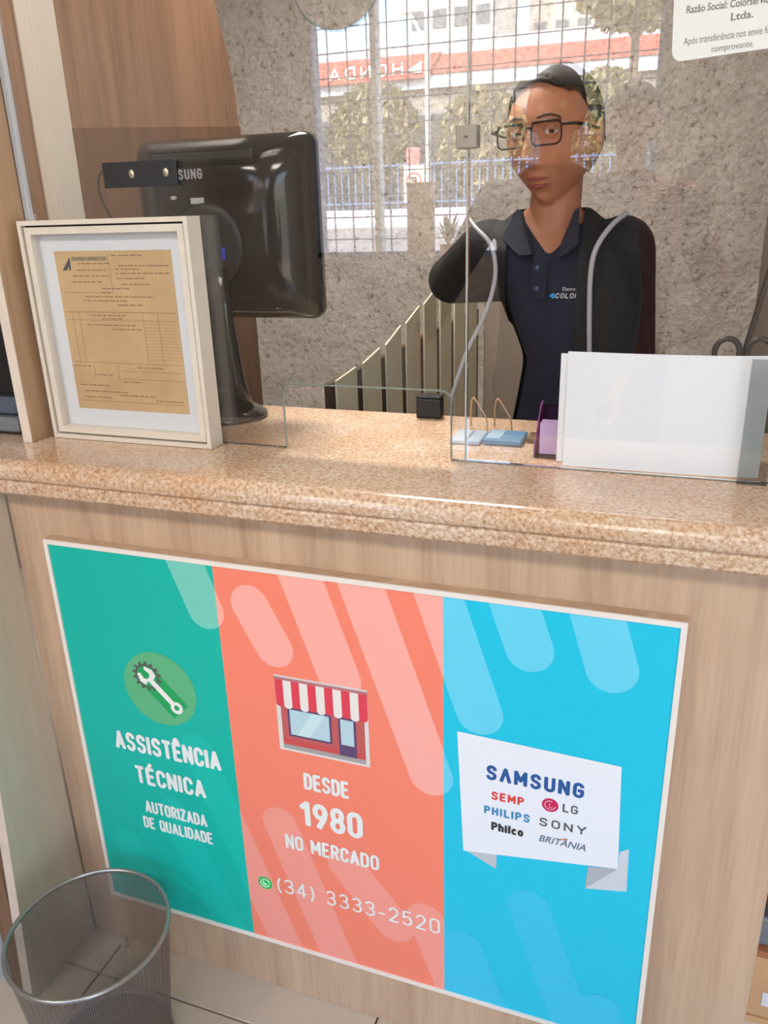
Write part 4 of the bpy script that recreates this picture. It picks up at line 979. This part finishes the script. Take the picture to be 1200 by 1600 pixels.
# jacket piping, one hanging free on the left
G().tube(catmull([(-.404, .60, 1.440), (-.378, .566, 1.420), (-.350, .545, 1.398), (-.337, .538, 1.370), (-.335, .536, 1.330), (-.350, .53, 1.27), (-.388, .525, 1.188), (-.416, .52, 1.10)], 6), .0042, 8).out('piping', M_pipe, wm, True)
G().tube(catmull([(-.110, .60, 1.440), (-.128, .570, 1.425), (-.146, .548, 1.400), (-.157, .536, 1.372), (-.160, .530, 1.330), (-.157, .528, 1.26), (-.152, .53, 1.17), (-.150, .54, 1.06)], 6), .0048, 8).out('piping', M_pipe, wm, True)
# customers seen only as reflections in the glass
def customer(label, x, y, top, colours, raise_l, reach):
    s = top / 1.75; t = emp('person', (x, y, 0), label, 'person')
    Mh = head_matrix((x, y, top - .112), PI, 0, 0, 1.0)
    J = dict(torso=[(x, y, .86 * s, .11, .09), (x, y, .94 * s, .155, .11), (x, y, 1.06 * s, .145, .105), (x, y, 1.2 * s, .155, .11), (x, y, 1.34 * s, .165, .11), (x, y, 1.42 * s, .17, .085), (x, y, 1.465 * s, .12, .06), (x, y, 1.50 * s, .06, .05)],
             neck=(x, y, 1.47 * s), shR=(x + .175, y, 1.41 * s), shL=(x - .175, y, 1.41 * s), ar=(.05, .04, .028), waist=1.0,
             hipR=(x + .08, y, .88 * s), hipL=(x - .08, y, .88 * s), knR=(x + .09, y, .48), knL=(x - .09, y, .48), anR=(x + .09, y - .01, .09), anL=(x - .09, y - .01, .09), foot=(0, 1, 0))
    J['elL'] = (x - .24, y + .02, 1.13 * s); J['wrL'] = (x - .24, y + .10, .90 * s); J['handL'] = ((0, .2, -1), (-1, 0, 0), (0, 1, 0), .5)
    if reach: J['elR'], J['wrR'], J['handR'] = reach
    else: J['elR'] = (x + .24, y + .02, 1.13 * s); J['wrR'] = (x + .24, y + .10, .90 * s); J['handR'] = ((0, .2, -1), (1, 0, 0), (0, 1, 0), .5)
    if raise_l: J['elL'], J['wrL'], J['handL'] = raise_l
    build_person(t, J, Mh, colours, False, lambda c: (c.z > .05 or (c.y > .0 and c.z > -.06)), sleeve='all', hairgrow=.010); return t
customer('customer in a maroon shirt holding up a phone, seen only in the glass reflection', -.20, -1.58, 1.81, dict(trousers=mat('dark_jeans', (34, 38, 50), .9), shirt=mat('maroon_shirt', (120, 34, 34), .85)), None, ((.09, -1.44, 1.20), (.035, -1.19, 1.37), ((-.1, .35, .9), (.9, -.3, 0), (-.2, .9, .1), .55)))
customer('added customer in a dark shirt beside the one in maroon, blocking the reflected street', -.405, -1.33, 1.835, dict(trousers=mat('dark_jeans', (34, 38, 50), .9), shirt=mat('charcoal_shirt', (40, 40, 44), .85)), ((-.735, -1.40, 1.25), (-.80, -1.25, 1.06), ((-.1, .4, -.9), (-1, 0, 0), (0, 1, 0), .5)), None)  # second customer, added to block the street reflection over the woman's face
ph = emp('mobile_phone', (.0, -1.03, 1.38), 'black mobile phone held up by the customer in maroon, seen only as a reflection', 'phone')
RP = Matrix(((0.94076, -0.09361, 0.32590), (0.33781, 0.34186, -0.87694), (-0.02932, 0.93508, 0.35323)))
g = G(); g.box((-.037, -.135, .012), (.037, .02, .020), .003, 2)
me = me_of(g.bm); me.transform(Matrix.Translation((0, -1, 1.46)) @ RP.to_4x4()); put('body', me, M_blackm, ph)
g = G(); g.box((-.034, -.130, .0202), (.034, .016, .0206)); me = me_of(g.bm); me.transform(Matrix.Translation((0, -1, 1.46)) @ RP.to_4x4()); put('screen', me, MATS['screen_glass'], ph)
#PEOPLE_END
# ================================================================= STREET (seen as a reflection in the glass)
M_asph = mat('pale_asphalt', (150, 146, 140), .9, var=.12, vscale=.8); M_conc = mat('sunlit_concrete', (206, 190, 160), .9, var=.08, vscale=1)
M_green = mat('hazed_foliage', (142, 146, 104), .9, rgb2=(160, 146, 112), vscale=3); M_fac = mat('facade_dark', (160, 154, 144), .6, var=.15, vscale=1)  # foliage and facade colours lightened to give the hazy veil in the glass
def ground(x0, x1, pts, m, name, label):
    g = G()
    for (ya, za), (yb, zb) in zip(pts, pts[1:]): g.poly([(x0, ya, za), (x1, ya, za), (x1, yb, zb), (x0, yb, zb)], 0, (0, 0, 1))
    o = g.out(name, m); o['kind'] = 'structure'; return o
ground(-60, 30, [(-3.33, -.02), (-6, .35), (-9, .62)], M_conc, 'ground_1', '')
ground(-60, 30, [(-9.01, .60), (-12, .74), (-20, .93), (-26, 1.0)], M_asph, 'ground_2', '')
ground(-60, 30, [(-26.01, 1.08), (-30, 1.1), (-90, 1.8)], M_conc, 'ground_3', '')
# showroom across the street
sh_ = emp('showroom', (-12, -28.5, 1.05), 'showroom across the street with a red fascia, seen mirrored in the glass', 'building')
G().box((-34, -40, 1.0), (4, -28.6, 5.3)).out('wall', M_fac, sh_)
G().box((-34, -40, 5.3), (4, -28.35, 5.72)).out('lower_white_band', mat('fascia_white', (190, 192, 200), .6), sh_)
M_red = mat('fascia_red', (184, 98, 84), .6)
G().box((-34, -40, 5.721), (4, -28.3, 6.28)).out('red_band', M_red, sh_)
G().box((-34, -40, 6.281), (4, -28.35, 6.7)).out('parapet', MATS['fascia_white'], sh_)
G().poly([(-13.9, -28.29, 6.34), (-13.9, -28.29, 5.62), (-9.0, -28.29, 5.62), (-8.4, -28.29, 6.34)], .12, (0, 1, 0)).out('sign_board', M_red, sh_)
strokes('lettering', 'HONDA', (-12.5, 5.74, -9.75, 6.13), -28.13, wht, sh_, .17, .26, face='+y')
g = G()
for k in range(5):
    a = 1.0 - k * .17
    g.poly([(-9.58 + .08 * k, -28.13 + .002 * k, 5.86 - .02 * k + .0), (-9.58 + .08 * k + .52 * a, -28.13 + .002 * k, 6.0 + .12 * (1 - k * .22)), (-9.5 + .08 * k + .40 * a, -28.13 + .002 * k, 5.90 - .03 * k), (-9.5 + .08 * k, -28.13 + .002 * k, 5.80 - .01 * k)], .02, (0, 1, 0))
g.out('wing_emblem', wht, sh_)
M_pane = mat('showroom_glass', (70, 78, 84), .15)
for k in range(11):
    xa = -33 + k * 3.3; f = G().box((xa, -28.6, 1.3), (xa + 3.1, -28.52, 4.6)).out('window', mat('window_alu', (140, 142, 144), .5), sh_)
    G().box((xa + .1, -28.51, 1.4), (xa + 3.0, -28.5, 4.5)).out('pane', M_pane, f)
# apartment towers behind
for (xa, xb, y, z1, c, lab) in ((-20.5, -14.2, -62, 34, (214, 212, 206), 'pale grey apartment tower over the showroom roof, the wider one'), (-13.2, -6.5, -70, 30, (196, 188, 178), 'beige apartment tower over the showroom roof beside the wider one')):
    tw = emp('apartment_tower', ((xa + xb) / 2, y, 1.5), lab, 'building')
    G().box((xa, y - 8, 1.4), (xb, y, z1)).out('wall', mat('tower_%d' % c[0], c, .9, var=.04, vscale=.4), tw)
    G().box((xa - .2, y - 8.2, z1), (xb + .2, y + .2, z1 + .6)).out('roof_slab', mat('tower_roof', (150, 146, 140), .9), tw)
    first = None
    n = 4
    for i in range(n):
        for k in range(6):
            X = xa + (xb - xa) * (i + .5) / n; Z = 10.5 + k * 2.9
            if first is None: first = G().box((X - .5, y - .05, Z), (X + .5, y + .06, Z + 1.2)).out('window', mat('tower_window', (96, 104, 112), .2), tw, loc=(X, y, Z))
            else: o = first.copy(); C.objects.link(o); o.location = Vector((X, y, Z)) - tw.location
# hedge and trees in front of the showroom
def blob_foliage(c, r, n, seed):
    rd = random.Random(seed); bm = bmesh.new()
    for k in range(n):
        t = rd.uniform(0, 2 * PI); f = rd.uniform(-1, 1); q = math.sqrt(1 - f * f); rr = rd.uniform(.55, 1) ** .5
        p = Vector((c[0] + r[0] * rr * q * math.cos(t), c[1] + r[1] * rr * q * math.sin(t), c[2] + r[2] * rr * f))
        a = Vector((rd.uniform(-1, 1), rd.uniform(-1, 1), rd.uniform(-1, 1))).normalized(); b = a.orthogonal().normalized(); s = rd.uniform(.12, .26)
        bm.faces.new([bm.verts.new(p + a * s), bm.verts.new(p + b * s * .5), bm.verts.new(p - a * s), bm.verts.new(p - b * s * .5)])
    return me_of(bm)
for k, (x, y, zt, w_, lab) in enumerate(((-13.7, -25.0, 4.3, 1.5, 'pale bushy tree before the showroom, farthest left in the room'), (-9.9, -25.5, 4.9, 1.5, 'pale bushy tree before the showroom near the sign'), (-6.2, -25.0, 4.5, 1.4, 'pale bushy tree before the showroom in its middle'), (-2.7, -25.4, 4.8, 1.4, 'pale bushy tree before the right part of the showroom'), (-1.6, -20.5, 7.4, 1.5, 'tall tree rising over the red fascia at the right'))):
    t = emp('street_tree', (x, y, .95), lab + ', mirrored in the glass', 'tree', 'trees across the street')
    hgt = 1.5 if k < 4 else 1.3
    o = put('foliage', blob_foliage((x, y, zt - hgt * .8), (w_, 1.3, hgt), 1500, k), M_green, t); o['kind'] = 'stuff'
    G().tube([(x, y, .92), (x + .05, y, 2.0), (x, y, zt - hgt)], [.16, .12, .08], 8).out('trunk', mat('trunk_bark', (110, 92, 74), .9), t, True)
# picket fence, low wall
fe = emp('picket_fence', (-9, -22.5, 1.0), 'pale blue picket fence along the far pavement, mirrored in the glass', 'fence')
G().box((-17, -22.6, .95), (1, -22.4, 1.45)).out('low_wall', MATS['fascia_white'], fe)
p0 = None; x = -16.9
while x < 1:
    if p0 is None: p0 = G().box((x - .02, -22.52, 1.45), (x + .02, -22.48, 2.7)).out('picket', M_blue, fe, loc=(x, -22.5, 1.45))
    else: o = p0.copy(); C.objects.link(o); o.location = Vector((x, -22.5, 1.45)) - fe.location
    x += .22
for z in (1.6, 2.6): G().box((-17, -22.47, z), (1, -22.44, z + .05)).out('rail', M_blue, fe)
# lamp posts, sign, totem
sl = emp('street_lamp', (-2.81, -8.0, .5), 'thin white street lamp with a curved arm across the pavement, mirrored in the glass', 'lamp')
G().tube([(-2.81, -8, .50), (-2.81, -8, 3.6), (-2.80, -8, 4.6)], .03, 8).out('pole', M_white, sl, True)
G().tube(catmull([(-2.80, -8, 3.0), (-2.86, -8, 3.15), (-2.98, -8, 3.35), (-3.04, -8, 3.40)]), .018, 8).out('arm', M_white, sl, True)
G().box((-3.10, -8.04, 3.385), (-2.98, -7.96, 3.425), .01, 2).out('lamp_head', M_white, sl)
ns = emp('no_parking_sign', (-4.25, -12, .73), 'white no parking sign with a red ring on a thin post, mirrored in the glass', 'sign')
G().tube([(-4.25, -12.03, .70), (-4.25, -12.03, 2.1)], .03, 8).out('post', M_metal, ns, True)
G().box((-4.42, -12, 1.55), (-4.08, -11.97, 2.10), .004).out('plate', M_white, ns)
G().tube([(-4.25 + .12 * math.cos(2 * PI * k / 32), -11.965, 1.87 + .12 * math.sin(2 * PI * k / 32)) for k in range(32)], .016, 6, closed=True).out('red_ring', M_red, ns)
strokes('lettering', 'E', (-4.30, 1.81, -4.20, 1.93), -11.96, mat('sign_black', (30, 30, 30), .6), ns, .2, face='+y')
G().tube([(-4.335, -11.955, 1.955), (-4.165, -11.955, 1.785)], .010, 6).out('red_bar', M_red, ns)
tt = emp('red_totem', (-5.9, -17, .85), 'red advertising totem on the far pavement, mirrored in the glass', 'totem')
G().box((-6.02, -17.1, .86), (-5.72, -16.95, 2.7), .03, 2).out('board', mat('totem_red', (196, 120, 116), .6), tt)
G().box((-6.2, -17.2, .84), (-5.6, -16.85, .92)).out('base', M_grey, tt)
# things on the window sill
t = emp('card_box', (-1.39, -3.12, 1.2), 'tall cardboard box standing on the window sill, mirrored in the glass', 'box')
G().box((-1.455, -3.16, 1.2), (-1.315, -3.09, 1.57), .003).out('carton', M_kraft2, t); G().box((-1.457, -3.162, 1.571), (-1.313, -3.088, 1.588), .002).out('lid', M_kraft, t)
t = emp('potted_plant', (-1.23, -3.12, 1.2), 'small potted plant beside the box on the window sill, mirrored in the glass', 'plant')
G().lathe((-1.23, -3.12, 1.2005), [(.035, 0), (.048, .07), (.044, .07), (.033, .06), (.0001, .06)], 20).out('pot', mat('terracotta', (150, 96, 70), .8), t, True)
for k in range(9):
    a = k * 2.4; r = .05 + .01 * (k % 3); h_ = .10 + .012 * k
    G().poly([(-1.23, -3.12, 1.26), (-1.23 + r * .6 * math.cos(a) - .012 * math.sin(a), -3.12 + r * .6 * math.sin(a) + .012 * math.cos(a), 1.24 + h_ * .8), (-1.23 + r * math.cos(a), -3.12 + r * math.sin(a), 1.25 + h_), (-1.23 + r * .6 * math.cos(a) + .012 * math.sin(a), -3.12 + r * .6 * math.sin(a) - .012 * math.cos(a), 1.24 + h_ * .8)], .001, (0, 0, 1)).out('leaf', M_green, t)
